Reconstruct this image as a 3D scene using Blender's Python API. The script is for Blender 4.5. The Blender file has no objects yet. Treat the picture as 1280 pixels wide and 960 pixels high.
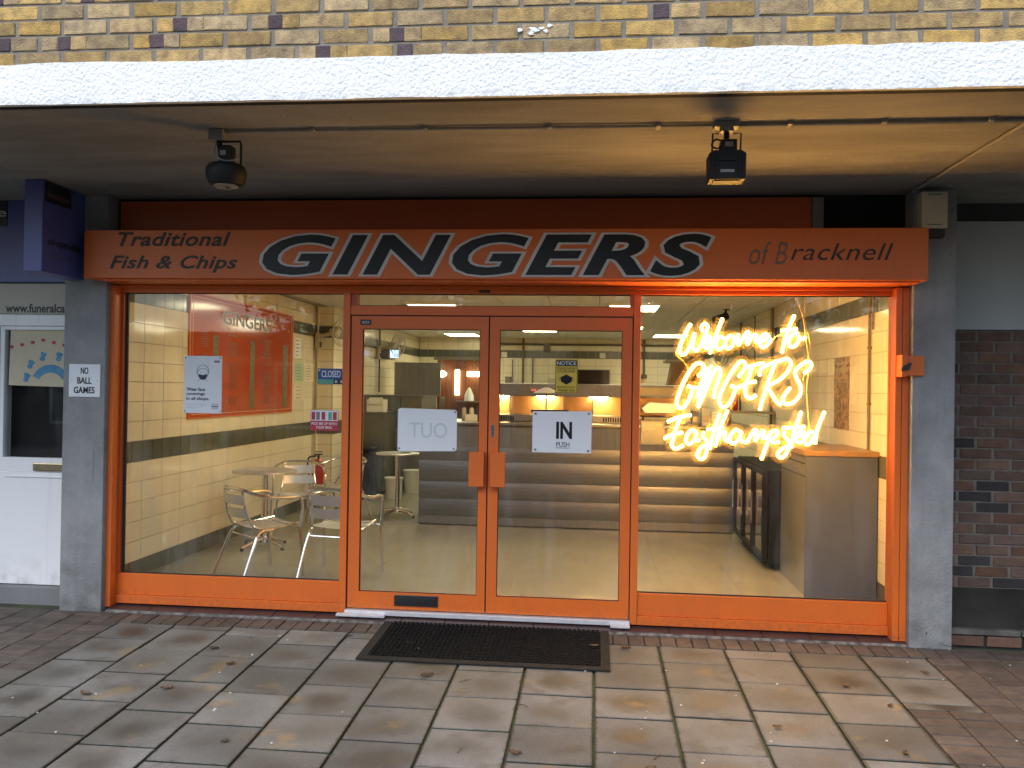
import bpy, bmesh, math, random
from mathutils import Vector, Matrix
from math import radians, sin, cos, pi
random.seed(7)
SC = bpy.context.scene
COL = SC.collection

# ------------------------------------------------------------------ camera
def cam_axes(yaw, pitch, roll):
    f = Vector((-sin(yaw)*cos(pitch), cos(yaw)*cos(pitch), sin(pitch)))
    r = Vector((cos(yaw), sin(yaw), 0)); u = r.cross(f)
    return cos(roll)*r+sin(roll)*u, -sin(roll)*r+cos(roll)*u, f
cd = bpy.data.cameras.new('camera'); cam = bpy.data.objects.new('camera', cd); COL.objects.link(cam)
r_, u_, f_ = cam_axes(0.0984, 0.0059, 0.0157)
M = Matrix((r_, u_, -f_)).transposed().to_4x4(); M.translation = Vector((0, -5.9059, 1.5857))
cam.matrix_world = M
cd.sensor_width = 36; cd.lens = 1050.39/1280*36; cd.clip_start = .05; cd.clip_end = 500
SC.camera = cam
# ------------------------------------------------------------------ world + sun (overcast late afternoon)
SUN_EL, SUN_AZ = radians(51), radians(200)      # azimuth: clockwise from +y
w = bpy.data.worlds.new('World'); SC.world = w; w.use_nodes = True
nt = w.node_tree; nt.nodes.clear()
sky = nt.nodes.new('ShaderNodeTexSky'); sky.sky_type = 'NISHITA'; sky.sun_disc = False
sky.sun_elevation = SUN_EL; sky.sun_rotation = SUN_AZ; sky.air_density = 1.0; sky.dust_density = 1.6; sky.ozone_density = 1.2
bg = nt.nodes.new('ShaderNodeBackground'); bg.inputs[1].default_value = 0.15
wo = nt.nodes.new('ShaderNodeOutputWorld')
nt.links.new(sky.outputs[0], bg.inputs[0]); nt.links.new(bg.outputs[0], wo.inputs[0])
sd = bpy.data.lights.new('sun', 'SUN'); sd.energy = 1.4; sd.angle = radians(50); sd.color = (1, .98, .95)
sun = bpy.data.objects.new('sun', sd); COL.objects.link(sun)
sdir = Vector((sin(SUN_AZ)*cos(SUN_EL), cos(SUN_AZ)*cos(SUN_EL), sin(SUN_EL)))
sun.rotation_euler = sdir.to_track_quat('Z', 'Y').to_euler()
SC.view_settings.view_transform = 'Standard'; SC.view_settings.look = 'None'
SC.view_settings.gamma = 1; SC.view_settings.use_curve_mapping = False
SC.view_settings.exposure = 0.80
SC.render.engine = 'CYCLES'
SC.cycles.max_bounces = 10; SC.cycles.transparent_max_bounces = 24; SC.cycles.diffuse_bounces = 4
SC.cycles.sample_clamp_indirect = 6

# ------------------------------------------------------------------ materials
MATS = {}
def pm(name, c1, c2=None, scale=6, rough=.6, metal=0, bump=0, bscale=80, rnd=0, rvar=0, coat=0, detail=5, contrast=1, stretch=None, spec=.5, emis=None, estr=0):
    """procedural principled material: two colours mixed by world-space noise, optional bump, per-object variation"""
    if name in MATS: return MATS[name]
    m = bpy.data.materials.new(name); m.use_nodes = True; MATS[name] = m
    t = m.node_tree; b = t.nodes['Principled BSDF']; L = t.links.new
    geo = t.nodes.new('ShaderNodeNewGeometry'); vec = geo.outputs['Position']
    if stretch:
        mp = t.nodes.new('ShaderNodeMapping'); mp.inputs['Scale'].default_value = stretch; L(vec, mp.inputs[0]); vec = mp.outputs[0]
    n = t.nodes.new('ShaderNodeTexNoise'); n.inputs['Scale'].default_value = scale; n.inputs['Detail'].default_value = detail
    n.inputs['Roughness'].default_value = .62; L(vec, n.inputs['Vector'])
    mr = t.nodes.new('ShaderNodeMapRange'); mr.inputs[1].default_value = .5-.2/contrast; mr.inputs[2].default_value = .5+.2/contrast
    L(n.outputs[0], mr.inputs[0])
    mx = t.nodes.new('ShaderNodeMix'); mx.data_type = 'RGBA'
    c2 = c2 or tuple(x*.8 for x in c1)
    mx.inputs[6].default_value = (*c1, 1); mx.inputs[7].default_value = (*c2, 1)
    L(mr.outputs[0], mx.inputs[0]); col = mx.outputs[2]
    if rnd:
        oi = t.nodes.new('ShaderNodeObjectInfo'); hs = t.nodes.new('ShaderNodeHueSaturation')
        m2 = t.nodes.new('ShaderNodeMapRange'); m2.inputs[3].default_value = 1-rnd; m2.inputs[4].default_value = 1+rnd
        L(oi.outputs['Random'], m2.inputs[0]); L(m2.outputs[0], hs.inputs['Value']); L(col, hs.inputs['Color'])
        m3 = t.nodes.new('ShaderNodeMath'); m3.operation = 'MULTIPLY_ADD'; m3.inputs[1].default_value = 7.13; m3.inputs[2].default_value = 0
        fr = t.nodes.new('ShaderNodeMath'); fr.operation = 'FRACT'; m4 = t.nodes.new('ShaderNodeMapRange')
        m4.inputs[3].default_value = 1-rnd*.8; m4.inputs[4].default_value = 1+rnd*.4
        L(oi.outputs['Random'], m3.inputs[0]); L(m3.outputs[0], fr.inputs[0]); L(fr.outputs[0], m4.inputs[0]); L(m4.outputs[0], hs.inputs['Saturation'])
        col = hs.outputs[0]
    L(col, b.inputs['Base Color']); b.inputs['Roughness'].default_value = rough; b.inputs['Metallic'].default_value = metal
    b.inputs['Specular IOR Level'].default_value = spec
    if rvar:
        m5 = t.nodes.new('ShaderNodeMapRange'); m5.inputs[3].default_value = rough-rvar; m5.inputs[4].default_value = rough+rvar
        L(n.outputs[0], m5.inputs[0]); L(m5.outputs[0], b.inputs['Roughness'])
    if coat: b.inputs['Coat Weight'].default_value = coat; b.inputs['Coat Roughness'].default_value = .08
    if bump:
        n2 = t.nodes.new('ShaderNodeTexNoise'); n2.inputs['Scale'].default_value = bscale; n2.inputs['Detail'].default_value = 4; L(vec, n2.inputs['Vector'])
        bp = t.nodes.new('ShaderNodeBump'); bp.inputs['Strength'].default_value = min(1, bump); bp.inputs['Distance'].default_value = .01*max(1, bump)
        L(n2.outputs[0], bp.inputs['Height']); L(bp.outputs[0], b.inputs['Normal'])
    if emis: b.inputs['Emission Color'].default_value = (*emis, 1); b.inputs['Emission Strength'].default_value = estr
    return m
def emit(name, c, s, transp=0):
    m = bpy.data.materials.new(name); m.use_nodes = True; t = m.node_tree; t.nodes.clear(); L = t.links.new
    e = t.nodes.new('ShaderNodeEmission'); e.inputs[0].default_value = (*c, 1); e.inputs[1].default_value = s
    o = t.nodes.new('ShaderNodeOutputMaterial')
    if transp:
        tr = t.nodes.new('ShaderNodeBsdfTransparent'); mx = t.nodes.new('ShaderNodeMixShader'); mx.inputs[0].default_value = 1-transp
        L(tr.outputs[0], mx.inputs[1]); L(e.outputs[0], mx.inputs[2]); L(mx.outputs[0], o.inputs[0])
    else: L(e.outputs[0], o.inputs[0])
    MATS[name] = m; return m
def glass(name, tint=(.97, .985, .975), k=1.7, dirt=.02):
    """thin window glass: transparent with a fresnel reflection on the entry face and a trace of grime"""
    m = bpy.data.materials.new(name); m.use_nodes = True; t = m.node_tree; t.nodes.clear(); L = t.links.new
    tr = t.nodes.new('ShaderNodeBsdfTransparent'); tr.inputs[0].default_value = (*tint, 1)
    gl = t.nodes.new('ShaderNodeBsdfGlossy'); gl.inputs['Roughness'].default_value = .012
    fr = t.nodes.new('ShaderNodeFresnel'); fr.inputs[0].default_value = 1.5
    g = t.nodes.new('ShaderNodeNewGeometry'); inv = t.nodes.new('ShaderNodeMath'); inv.operation = 'SUBTRACT'; inv.inputs[0].default_value = 1
    L(g.outputs['Backfacing'], inv.inputs[1])
    mu = t.nodes.new('ShaderNodeMath'); mu.operation = 'MULTIPLY'; L(fr.outputs[0], mu.inputs[0]); L(inv.outputs[0], mu.inputs[1])
    mk = t.nodes.new('ShaderNodeMath'); mk.operation = 'MULTIPLY'; mk.inputs[1].default_value = k; mk.use_clamp = True; L(mu.outputs[0], mk.inputs[0])
    mx = t.nodes.new('ShaderNodeMixShader'); L(mk.outputs[0], mx.inputs[0]); L(tr.outputs[0], mx.inputs[1]); L(gl.outputs[0], mx.inputs[2])
    n = t.nodes.new('ShaderNodeTexNoise'); n.inputs['Scale'].default_value = 3; n.inputs['Detail'].default_value = 8
    mp = t.nodes.new('ShaderNodeMapping'); mp.inputs['Scale'].default_value = (3, 1, .5); L(g.outputs['Position'], mp.inputs[0]); L(mp.outputs[0], n.inputs['Vector'])
    mr = t.nodes.new('ShaderNodeMapRange'); mr.inputs[1].default_value = .5; mr.inputs[2].default_value = .8; mr.inputs[4].default_value = dirt*2; L(n.outputs[0], mr.inputs[0])
    df = t.nodes.new('ShaderNodeBsdfDiffuse'); df.inputs[0].default_value = (.6, .6, .58, 1)
    m2 = t.nodes.new('ShaderNodeMixShader'); L(mr.outputs[0], m2.inputs[0]); L(mx.outputs[0], m2.inputs[1]); L(df.outputs[0], m2.inputs[2])
    o = t.nodes.new('ShaderNodeOutputMaterial'); L(m2.outputs[0], o.inputs[0]); MATS[name] = m; return m
def mixmat(name, c, transp, rough=.4, translucent=True):
    """frosted clear plastic"""
    m = bpy.data.materials.new(name); m.use_nodes = True; t = m.node_tree; t.nodes.clear(); L = t.links.new
    tr = t.nodes.new('ShaderNodeBsdfTransparent'); a = t.nodes.new('ShaderNodeBsdfDiffuse'); a.inputs[0].default_value = (*c, 1)
    mx = t.nodes.new('ShaderNodeMixShader'); mx.inputs[0].default_value = 1-transp
    s = a
    if translucent:
        b = t.nodes.new('ShaderNodeBsdfTranslucent'); b.inputs[0].default_value = (*c, 1); ad = t.nodes.new('ShaderNodeMixShader'); ad.inputs[0].default_value = .5
        L(a.outputs[0], ad.inputs[1]); L(b.outputs[0], ad.inputs[2]); s = ad
    L(tr.outputs[0], mx.inputs[1]); L(s.outputs[0], mx.inputs[2])
    o = t.nodes.new('ShaderNodeOutputMaterial'); L(mx.outputs[0], o.inputs[0]); MATS[name] = m; return m
def tilemat(name, c1, c2, mortar, bw, bh, axes, rough=.2, ms=.004, off=0.0):
    """far tiles / bricks: brick texture in the wall's own plane, axes e.g. 'yz'"""
    m = bpy.data.materials.new(name); m.use_nodes = True; t = m.node_tree; b = t.nodes['Principled BSDF']; L = t.links.new
    g = t.nodes.new('ShaderNodeNewGeometry'); sp = t.nodes.new('ShaderNodeSeparateXYZ'); cb = t.nodes.new('ShaderNodeCombineXYZ')
    L(g.outputs['Position'], sp.inputs[0]); L(sp.outputs['xyz'.index(axes[0])], cb.inputs[0]); L(sp.outputs['xyz'.index(axes[1])], cb.inputs[1])
    br = t.nodes.new('ShaderNodeTexBrick'); L(cb.outputs[0], br.inputs['Vector']); br.inputs['Scale'].default_value = 1
    br.offset = off; br.inputs['Color1'].default_value = (*c1, 1); br.inputs['Color2'].default_value = (*c2, 1); br.inputs['Mortar'].default_value = (*mortar, 1)
    br.inputs['Mortar Size'].default_value = ms; br.inputs['Brick Width'].default_value = bw; br.inputs['Row Height'].default_value = bh
    L(br.outputs['Color'], b.inputs['Base Color']); b.inputs['Roughness'].default_value = rough
    bp = t.nodes.new('ShaderNodeBump'); bp.inputs['Distance'].default_value = .004; bp.inputs['Strength'].default_value = .7; bp.invert = True
    L(br.outputs['Fac'], bp.inputs['Height']); L(bp.outputs[0], b.inputs['Normal']); MATS[name] = m; return m

ORANGE = pm('orange_powder_coat', (.68, .145, .018), (.60, .122, .016), 2.5, rough=.42, rvar=.1, bump=.04, bscale=400, contrast=.7)
ORANGE_D = pm('orange_board', (.46, .085, .016), (.38, .068, .014), 2, rough=.45)
DARKSEAL = pm('black_gasket', (.012, .012, .012), rough=.6)
BLACK = pm('black_plastic', (.014, .014, .015), (.02, .02, .022), 20, rough=.42)
BLACKPRINT = pm('black_vinyl', (.010, .011, .012), (.016, .018, .019), 6, rough=.34, spec=.3)
SILVERPRINT = pm('silver_vinyl', (.62, .60, .58), rough=.4)
FADED = pm('faded_vinyl', (.018, .013, .012), (.045, .027, .02), 4, rough=.5)
FADED2 = pm('sun_faded_vinyl', (.22, .12, .085), (.15, .08, .055), 5, rough=.5)
GLASS = glass('window_glass', k=1.55, dirt=.035); DGLASS = glass('fridge_glass', (.55, .6, .58), 2.2, 0)
CONC = pm('pillar_concrete', (.325, .33, .335), (.17, .175, .178), 3.2, rough=.85, bump=.8, bscale=70, stretch=(1, 1, .8), detail=12, contrast=.9)
SOFFIT = pm('soffit_concrete', (.37, .36, .34), (.20, .195, .182), 1.5, rough=.9, bump=1.4, bscale=85, detail=12, stretch=(.6, 2.2, 1))
WHITEREND = pm('white_render', (.88, .89, .89), (.80, .83, .84), 3, rough=.8, bump=1.0, bscale=62, detail=4)
MORTAR = pm('mortar', (.30, .27, .225), (.19, .172, .145), 14, rough=.95, bump=.6, bscale=220)
MORTAR_D = pm('dark_mortar', (.22, .20, .17), (.14, .125, .105), 14, rough=.95, bump=.6, bscale=220)
YBRICK = pm('yellow_stock_brick', (.58, .39, .145), (.27, .185, .085), 17, rough=.9, bump=.7, bscale=160, rnd=.28, detail=10, contrast=1.3)
PBRICK = pm('purple_brick', (.115, .075, .085), (.07, .05, .055), 16, rough=.85, bump=.8, bscale=140, rnd=.2)
RBRICK = pm('red_brick', (.17, .095, .063), (.10, .060, .045), 14, rough=.88, bump=.7, bscale=140, rnd=.3)
DBRICK = pm('blue_brick', (.045, .036, .036), (.03, .026, .028), 14, rough=.8, bump=.7, bscale=140, rnd=.2)
QUARRY = pm('red_quarry_tile', (.058, .030, .029), (.042, .024, .024), 7, rough=.4, rvar=.12, bump=.2)
PAVER = pm('block_paver', (.105, .080, .066), (.055, .046, .040), 11, rough=.7, bump=.6, bscale=160, rnd=.22, rvar=.15)
JOINT = pm('mossy_joint', (.035, .033, .028), (.05, .075, .022), 5, rough=.95, bump=.6, contrast=1.6)
CEILT = pm('ceiling_tile_white', (.74, .72, .66), (.70, .68, .62), 9, rough=.9, bump=.25, bscale=300, rnd=.02)
GRID = pm('ceiling_grid', (.5, .48, .42), rough=.6)
CREAM = pm('cream_tile', (.74, .675, .53), (.70, .635, .49), 4, rough=.085, rnd=.035, rvar=.05)
GREENT = pm('dark_green_tile', (.105, .11, .085), (.085, .09, .07), 5, rough=.13, rnd=.09, rvar=.05)
GROUT = pm('tile_grout', (.42, .37, .27), (.36, .31, .22), 30, rough=.9)
FARTILE_YZ = tilemat('cream_tiles_side', (.79, .73, .555), (.76, .70, .53), (.45, .40, .3), .32, .16, 'yz')
FARTILE_XZ = tilemat('cream_tiles_back', (.79, .73, .555), (.76, .70, .53), (.45, .40, .3), .32, .16, 'xz')
FARBAND_YZ = tilemat('green_tiles_side', (.10, .105, .08), (.085, .09, .07), (.25, .23, .18), .16, 5, 'yz')
FARBAND_XZ = tilemat('green_tiles_back', (.10, .105, .08), (.085, .09, .07), (.25, .23, .18), .16, 5, 'xz')
FARBRICK = tilemat('far_yellow_brick', (.42, .31, .15), (.30, .225, .12), (.33, .31, .27), .235, .075, 'xz', .9, .01, .5)
FARRED = tilemat('far_red_brick', (.15, .06, .042), (.06, .04, .035), (.16, .145, .13), .235, .075, 'xz', .9, .01, .5)
FLOORM = pm('vinyl_floor', (.265, .25, .195), (.215, .20, .155), 3, rough=.38, rvar=.1, bump=.05, bscale=250, detail=8, stretch=(1, .6, 1))
STEEL = pm('brushed_steel', (.26, .265, .27), (.19, .195, .20), 5, rough=.38, metal=1, rvar=.08, stretch=(.5, 1, 14))
STEELV = pm('stainless_sheet', (.33, .33, .33), (.26, .26, .26), 3, rough=.34, metal=.9, rvar=.07, stretch=(12, 1, .4))
DSTEEL = pm('dull_steel', (.26, .25, .21), (.20, .195, .165), 4, rough=.4, metal=.7)
ALU = pm('polished_aluminium', (.80, .79, .77), (.68, .67, .65), 30, rough=.2, metal=1, rvar=.07)
ALUSL = pm('aluminium_slat', (.72, .72, .72), (.62, .62, .62), 12, rough=.42, metal=.85, rvar=.08)
GREYLAM = pm('grey_laminate', (.085, .10, .145), (.07, .083, .12), 3, rough=.55, spec=.3)
GREYSIDE = pm('brushed_grey_side', (.34, .325, .29), (.29, .28, .25), 3, rough=.28, metal=.6, stretch=(1, 1, 10))
OAK = pm('oak_worktop', (.29, .175, .085), (.22, .125, .06), 9, rough=.4, stretch=(1, 8, 8))
UPVC = pm('white_upvc', (.80, .81, .82), (.76, .78, .79), 2, rough=.3)
BRASS = pm('worn_brass', (.55, .47, .30), (.4, .34, .2), 20, rough=.25, metal=1)
BLUE = pm('blue_sign_paint', (.085, .10, .33), (.07, .085, .27), 3, rough=.4)
BEIGE = pm('beige_panel', (.50, .48, .42), (.44, .42, .365), 3, rough=.6)
PAPER = pm('white_paper', (.74, .77, .80), (.70, .73, .77), 4, rough=.45)
NAVY = pm('navy_print', (.022, .03, .085), rough=.5)
GREYPRINT = pm('show_through_print', (.52, .56, .60), (.56, .6, .64), 9, rough=.5)
YELLOW = pm('yellow_card', (.62, .46, .05), (.56, .41, .04), 5, rough=.5)
MENU = pm('menu_board_orange', (.44, .062, .008), (.37, .05, .007), 1.5, rough=.10, spec=.28)
TAPE = pm('masking_strip', (.20, .19, .09), (.07, .065, .04), 40, rough=.5, contrast=2)
GREYPAINT = pm('galvanised_conduit', (.30, .29, .27), (.22, .21, .2), 12, rough=.6)
PIPE = pm('brown_pipe', (.16, .12, .08), (.1, .08, .05), 12, rough=.5)
RUBBER = pm('rubber_mat', (.006, .006, .0065), (.010, .010, .011), 30, rough=.9, spec=.08, bump=.3, bscale=200)
RED = pm('red_enamel', (.45, .035, .02), rough=.25)
REDP = pm('red_print', (.42, .03, .045), (.36, .025, .04), 8, rough=.5)
BLUEP = pm('blue_print', (.03, .085, .27), (.02, .06, .21), 6, rough=.45)
GREENP = pm('green_print', (.10, .36, .27), rough=.5)
WHITEPL = pm('white_plastic', (.72, .71, .66), (.66, .65, .6), 5, rough=.4)
CREAMPL = pm('aged_cream_plastic', (.50, .46, .34), (.44, .40, .29), 5, rough=.45)
GREYPL = pm('grey_plastic', (.2, .2, .2), rough=.5)
WOOD = pm('brown_timber', (.20, .07, .03), (.13, .045, .02), 6, rough=.5, stretch=(8, 8, 1))
COPPER = pm('warm_steel_panel', (.55, .33, .17), (.45, .26, .13), 4, rough=.35, metal=.5)
GREYPANEL = pm('painted_grey_panel', (.47, .49, .50), (.36, .38, .39), 1.5, rough=.7, detail=8)
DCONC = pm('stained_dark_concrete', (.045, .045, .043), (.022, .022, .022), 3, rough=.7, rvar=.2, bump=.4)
LEAFD = pm('dead_leaf', (.055, .03, .015), (.10, .055, .022), 60, rough=.7, rnd=.4)
FOLIAGE = pm('tree_leaves', (.06, .085, .03), (.035, .05, .02), 2, rough=.7)
BARK = pm('bark', (.12, .09, .07), rough=.9, bump=.8)
GROUNDM = pm('asphalt', (.055, .055, .056), (.04, .04, .042), 6, rough=.85, bump=.5, bscale=120)
HOLE = pm('void_shade_black', (.008, .008, .008), rough=.9)  # near-black colour standing in for the shade inside gaps and openings
SKIRTGREY = pm('grey_step', (.2, .205, .21), (.15, .155, .16), 3, rough=.8, bump=.4)

def weather(m, z0, z1, c, amt, scale=9, streak=0, top=None):
    """splashed dirt rising from the base (z0 full, z1 none), broken up by noise, plus optional vertical rain streaks"""
    t = m.node_tree; b = t.nodes['Principled BSDF']; L = t.links.new; src = b.inputs['Base Color'].links[0].from_socket
    g = t.nodes.new('ShaderNodeNewGeometry'); sp = t.nodes.new('ShaderNodeSeparateXYZ'); L(g.outputs['Position'], sp.inputs[0])
    h = t.nodes.new('ShaderNodeMapRange'); h.inputs[1].default_value = z0; h.inputs[2].default_value = z1; h.inputs[3].default_value = 1; h.inputs[4].default_value = 0; L(sp.outputs[2], h.inputs[0])
    n = t.nodes.new('ShaderNodeTexNoise'); n.inputs['Scale'].default_value = scale; n.inputs['Detail'].default_value = 10; L(g.outputs['Position'], n.inputs['Vector'])
    k = t.nodes.new('ShaderNodeMapRange'); k.inputs[1].default_value = .42; k.inputs[2].default_value = .68; L(n.outputs[0], k.inputs[0])
    mu = t.nodes.new('ShaderNodeMath'); mu.operation = 'MULTIPLY'; L(h.outputs[0], mu.inputs[0]); L(k.outputs[0], mu.inputs[1])
    m2 = t.nodes.new('ShaderNodeMath'); m2.operation = 'MULTIPLY'; m2.inputs[1].default_value = amt; m2.use_clamp = True; L(mu.outputs[0], m2.inputs[0])
    mx = t.nodes.new('ShaderNodeMix'); mx.data_type = 'RGBA'; L(m2.outputs[0], mx.inputs[0]); L(src, mx.inputs[6]); mx.inputs[7].default_value = (*c, 1); out = mx.outputs[2]
    if streak:
        mp = t.nodes.new('ShaderNodeMapping'); mp.inputs['Scale'].default_value = (26, 26, .9); L(g.outputs['Position'], mp.inputs[0])
        n2 = t.nodes.new('ShaderNodeTexNoise'); n2.inputs['Scale'].default_value = 1; n2.inputs['Detail'].default_value = 5; L(mp.outputs[0], n2.inputs['Vector'])
        k2 = t.nodes.new('ShaderNodeMapRange'); k2.inputs[1].default_value = .52; k2.inputs[2].default_value = .74; k2.inputs[4].default_value = streak; L(n2.outputs[0], k2.inputs[0])
        m3 = t.nodes.new('ShaderNodeMix'); m3.data_type = 'RGBA'; L(k2.outputs[0], m3.inputs[0]); L(out, m3.inputs[6]); m3.inputs[7].default_value = (*c, 1); out = m3.outputs[2]
    L(out, b.inputs['Base Color'])
weather(ORANGE, -.04, .10, (.12, .065, .04), .45, 34, .08)
weather(CONC, -.08, .55, (.10, .105, .10), .8, 8, .14)
weather(WHITEREND, 2.93, 2.99, (.40, .42, .41), .7, 18, .07)
weather(UPVC, .04, .30, (.35, .35, .34), .7, 10, .12)
def slab_material():
    m = bpy.data.materials.new('concrete_slab'); m.use_nodes = True; t = m.node_tree; b = t.nodes['Principled BSDF']; L = t.links.new
    g = t.nodes.new('ShaderNodeNewGeometry'); tc = t.nodes.new('ShaderNodeTexCoord'); oi = t.nodes.new('ShaderNodeObjectInfo')
    def noise(sc, d=6, v=None):
        n = t.nodes.new('ShaderNodeTexNoise'); n.inputs['Scale'].default_value = sc; n.inputs['Detail'].default_value = d; L(v or g.outputs['Position'], n.inputs['Vector']); return n
    def mapr(s, a, b_, c=0, d=1):
        r = t.nodes.new('ShaderNodeMapRange'); [setattr(r.inputs[i], 'default_value', v) for i, v in ((1, a), (2, b_), (3, c), (4, d))]; L(s, r.inputs[0]); return r.outputs[0]
    def mix(f, a, c):
        x = t.nodes.new('ShaderNodeMix'); x.data_type = 'RGBA'; L(f, x.inputs[0])
        for i, v in ((6, a), (7, c)):
            if isinstance(v, tuple): x.inputs[i].default_value = (*v, 1)
            else: L(v, x.inputs[i])
        return x.outputs[2]
    def mul(a, c):
        x = t.nodes.new('ShaderNodeMath'); x.operation = 'MULTIPLY'; L(a, x.inputs[0])
        if isinstance(c, float): x.inputs[1].default_value = c
        else: L(c, x.inputs[1])
        return x.outputs[0]
    base = mix(mapr(noise(2.2).outputs[0], .35, .65), (.182, .184, .178), (.108, .108, .102))
    base = mix(mapr(noise(.9, 4).outputs[0], .42, .60, 0, .6), base, (.098, .088, .066))
    base = mix(mapr(noise(150, 6).outputs[0], .50, .72, 0, .8), base, (.085, .08, .07))
    base = mix(mapr(noise(230, 4).outputs[0], .58, .72, 0, .6), base, (.27, .26, .24))
    # damp patch in the middle of each slab, of its own shape
    ns = noise(5, 4); vm = t.nodes.new('ShaderNodeVectorMath'); vm.operation = 'MULTIPLY'; L(tc.outputs['Object'], vm.inputs[0]); vm.inputs[1].default_value = (1, 1.25, 0)
    ln = t.nodes.new('ShaderNodeVectorMath'); ln.operation = 'LENGTH'; L(vm.outputs[0], ln.inputs[0])
    ad = t.nodes.new('ShaderNodeMath'); ad.operation = 'MULTIPLY_ADD'; ad.inputs[1].default_value = .35; L(ns.outputs[0], ad.inputs[0]); L(ln.outputs[1], ad.inputs[2])
    damp = mul(mapr(ad.outputs[0], .22, .36, 1, 0), mapr(oi.outputs['Random'], 0, 1, .15, .95))
    base = mix(damp, base, (.048, .041, .031))
    # a second, off-centre water mark and rust rings
    n3 = noise(6.5, 5); base = mix(mul(mapr(n3.outputs[0], .54, .66), .55), base, (.085, .075, .058))
    rust = mul(mapr(noise(3.3, 4).outputs[0], .63, .70), .42)
    base = mix(rust, base, (.26, .18, .07))
    # dirt gathered along the slab edges
    sx = t.nodes.new('ShaderNodeSeparateXYZ'); L(tc.outputs['Object'], sx.inputs[0])
    def ab(o_):
        a_ = t.nodes.new('ShaderNodeMath'); a_.operation = 'ABSOLUTE'; L(o_, a_.inputs[0]); return a_.outputs[0]
    mxx = t.nodes.new('ShaderNodeMath'); mxx.operation = 'MAXIMUM'; L(ab(sx.outputs[0]), mxx.inputs[0]); L(ab(sx.outputs[1]), mxx.inputs[1])
    jit = t.nodes.new('ShaderNodeMath'); jit.operation = 'MULTIPLY_ADD'; jit.inputs[1].default_value = .028; L(noise(28, 3).outputs[0], jit.inputs[0]); L(mxx.outputs[0], jit.inputs[2])
    base = mix(mapr(jit.outputs[0], .200, .214, 0, .8), base, (.04, .038, .03))
    under = t.nodes.new('ShaderNodeMath'); under.operation = 'LESS_THAN'; under.inputs[1].default_value = -.004; L(sx.outputs[2], under.inputs[0])
    base = mix(under.outputs[0], base, (.028, .03, .018))
    hs = t.nodes.new('ShaderNodeHueSaturation'); fr = t.nodes.new('ShaderNodeMath'); fr.operation = 'FRACT'; m9 = mul(oi.outputs['Random'], 9.7); L(m9, fr.inputs[0])
    L(mapr(fr.outputs[0], 0, 1, .72, 1.28), hs.inputs['Value']); L(base, hs.inputs['Color']); L(hs.outputs[0], b.inputs['Base Color'])
    L(mapr(damp, 0, 1, .78, .45), b.inputs['Roughness'])
    bp = t.nodes.new('ShaderNodeBump'); bp.inputs['Strength'].default_value = .5; bp.inputs['Distance'].default_value = .006; L(noise(120, 4).outputs[0], bp.inputs['Height']); L(bp.outputs[0], b.inputs['Normal'])
    return m
SLAB = slab_material()

NEONC = emit('neon_core', (1, .47, .10), 155.0)
NEONS = emit('neon_halo_sleeve', (1, .74, .12), 2.2, .5)  # emissive colour imitating the yellow halo round the core
ACRYL = mixmat('halo_tinted_acrylic', (.9, .66, .30), .93)  # acrylic given an amber tint to imitate the orange halo
PANELL = emit('ceiling_light_diffuser', (1, .88, .55), 10.0)
HEATL = emit('heat_lamp_glow', (1, .58, .20), 130.0)
WARMG = emit('warm_kitchen_lamp', (1, .78, .42), 9.0)
BLUEL = emit('blue_insect_lamp', (.45, .65, 1), 1.6)
LEDG = emit('panel_indicator', (.9, .15, .1), .8)

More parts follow.
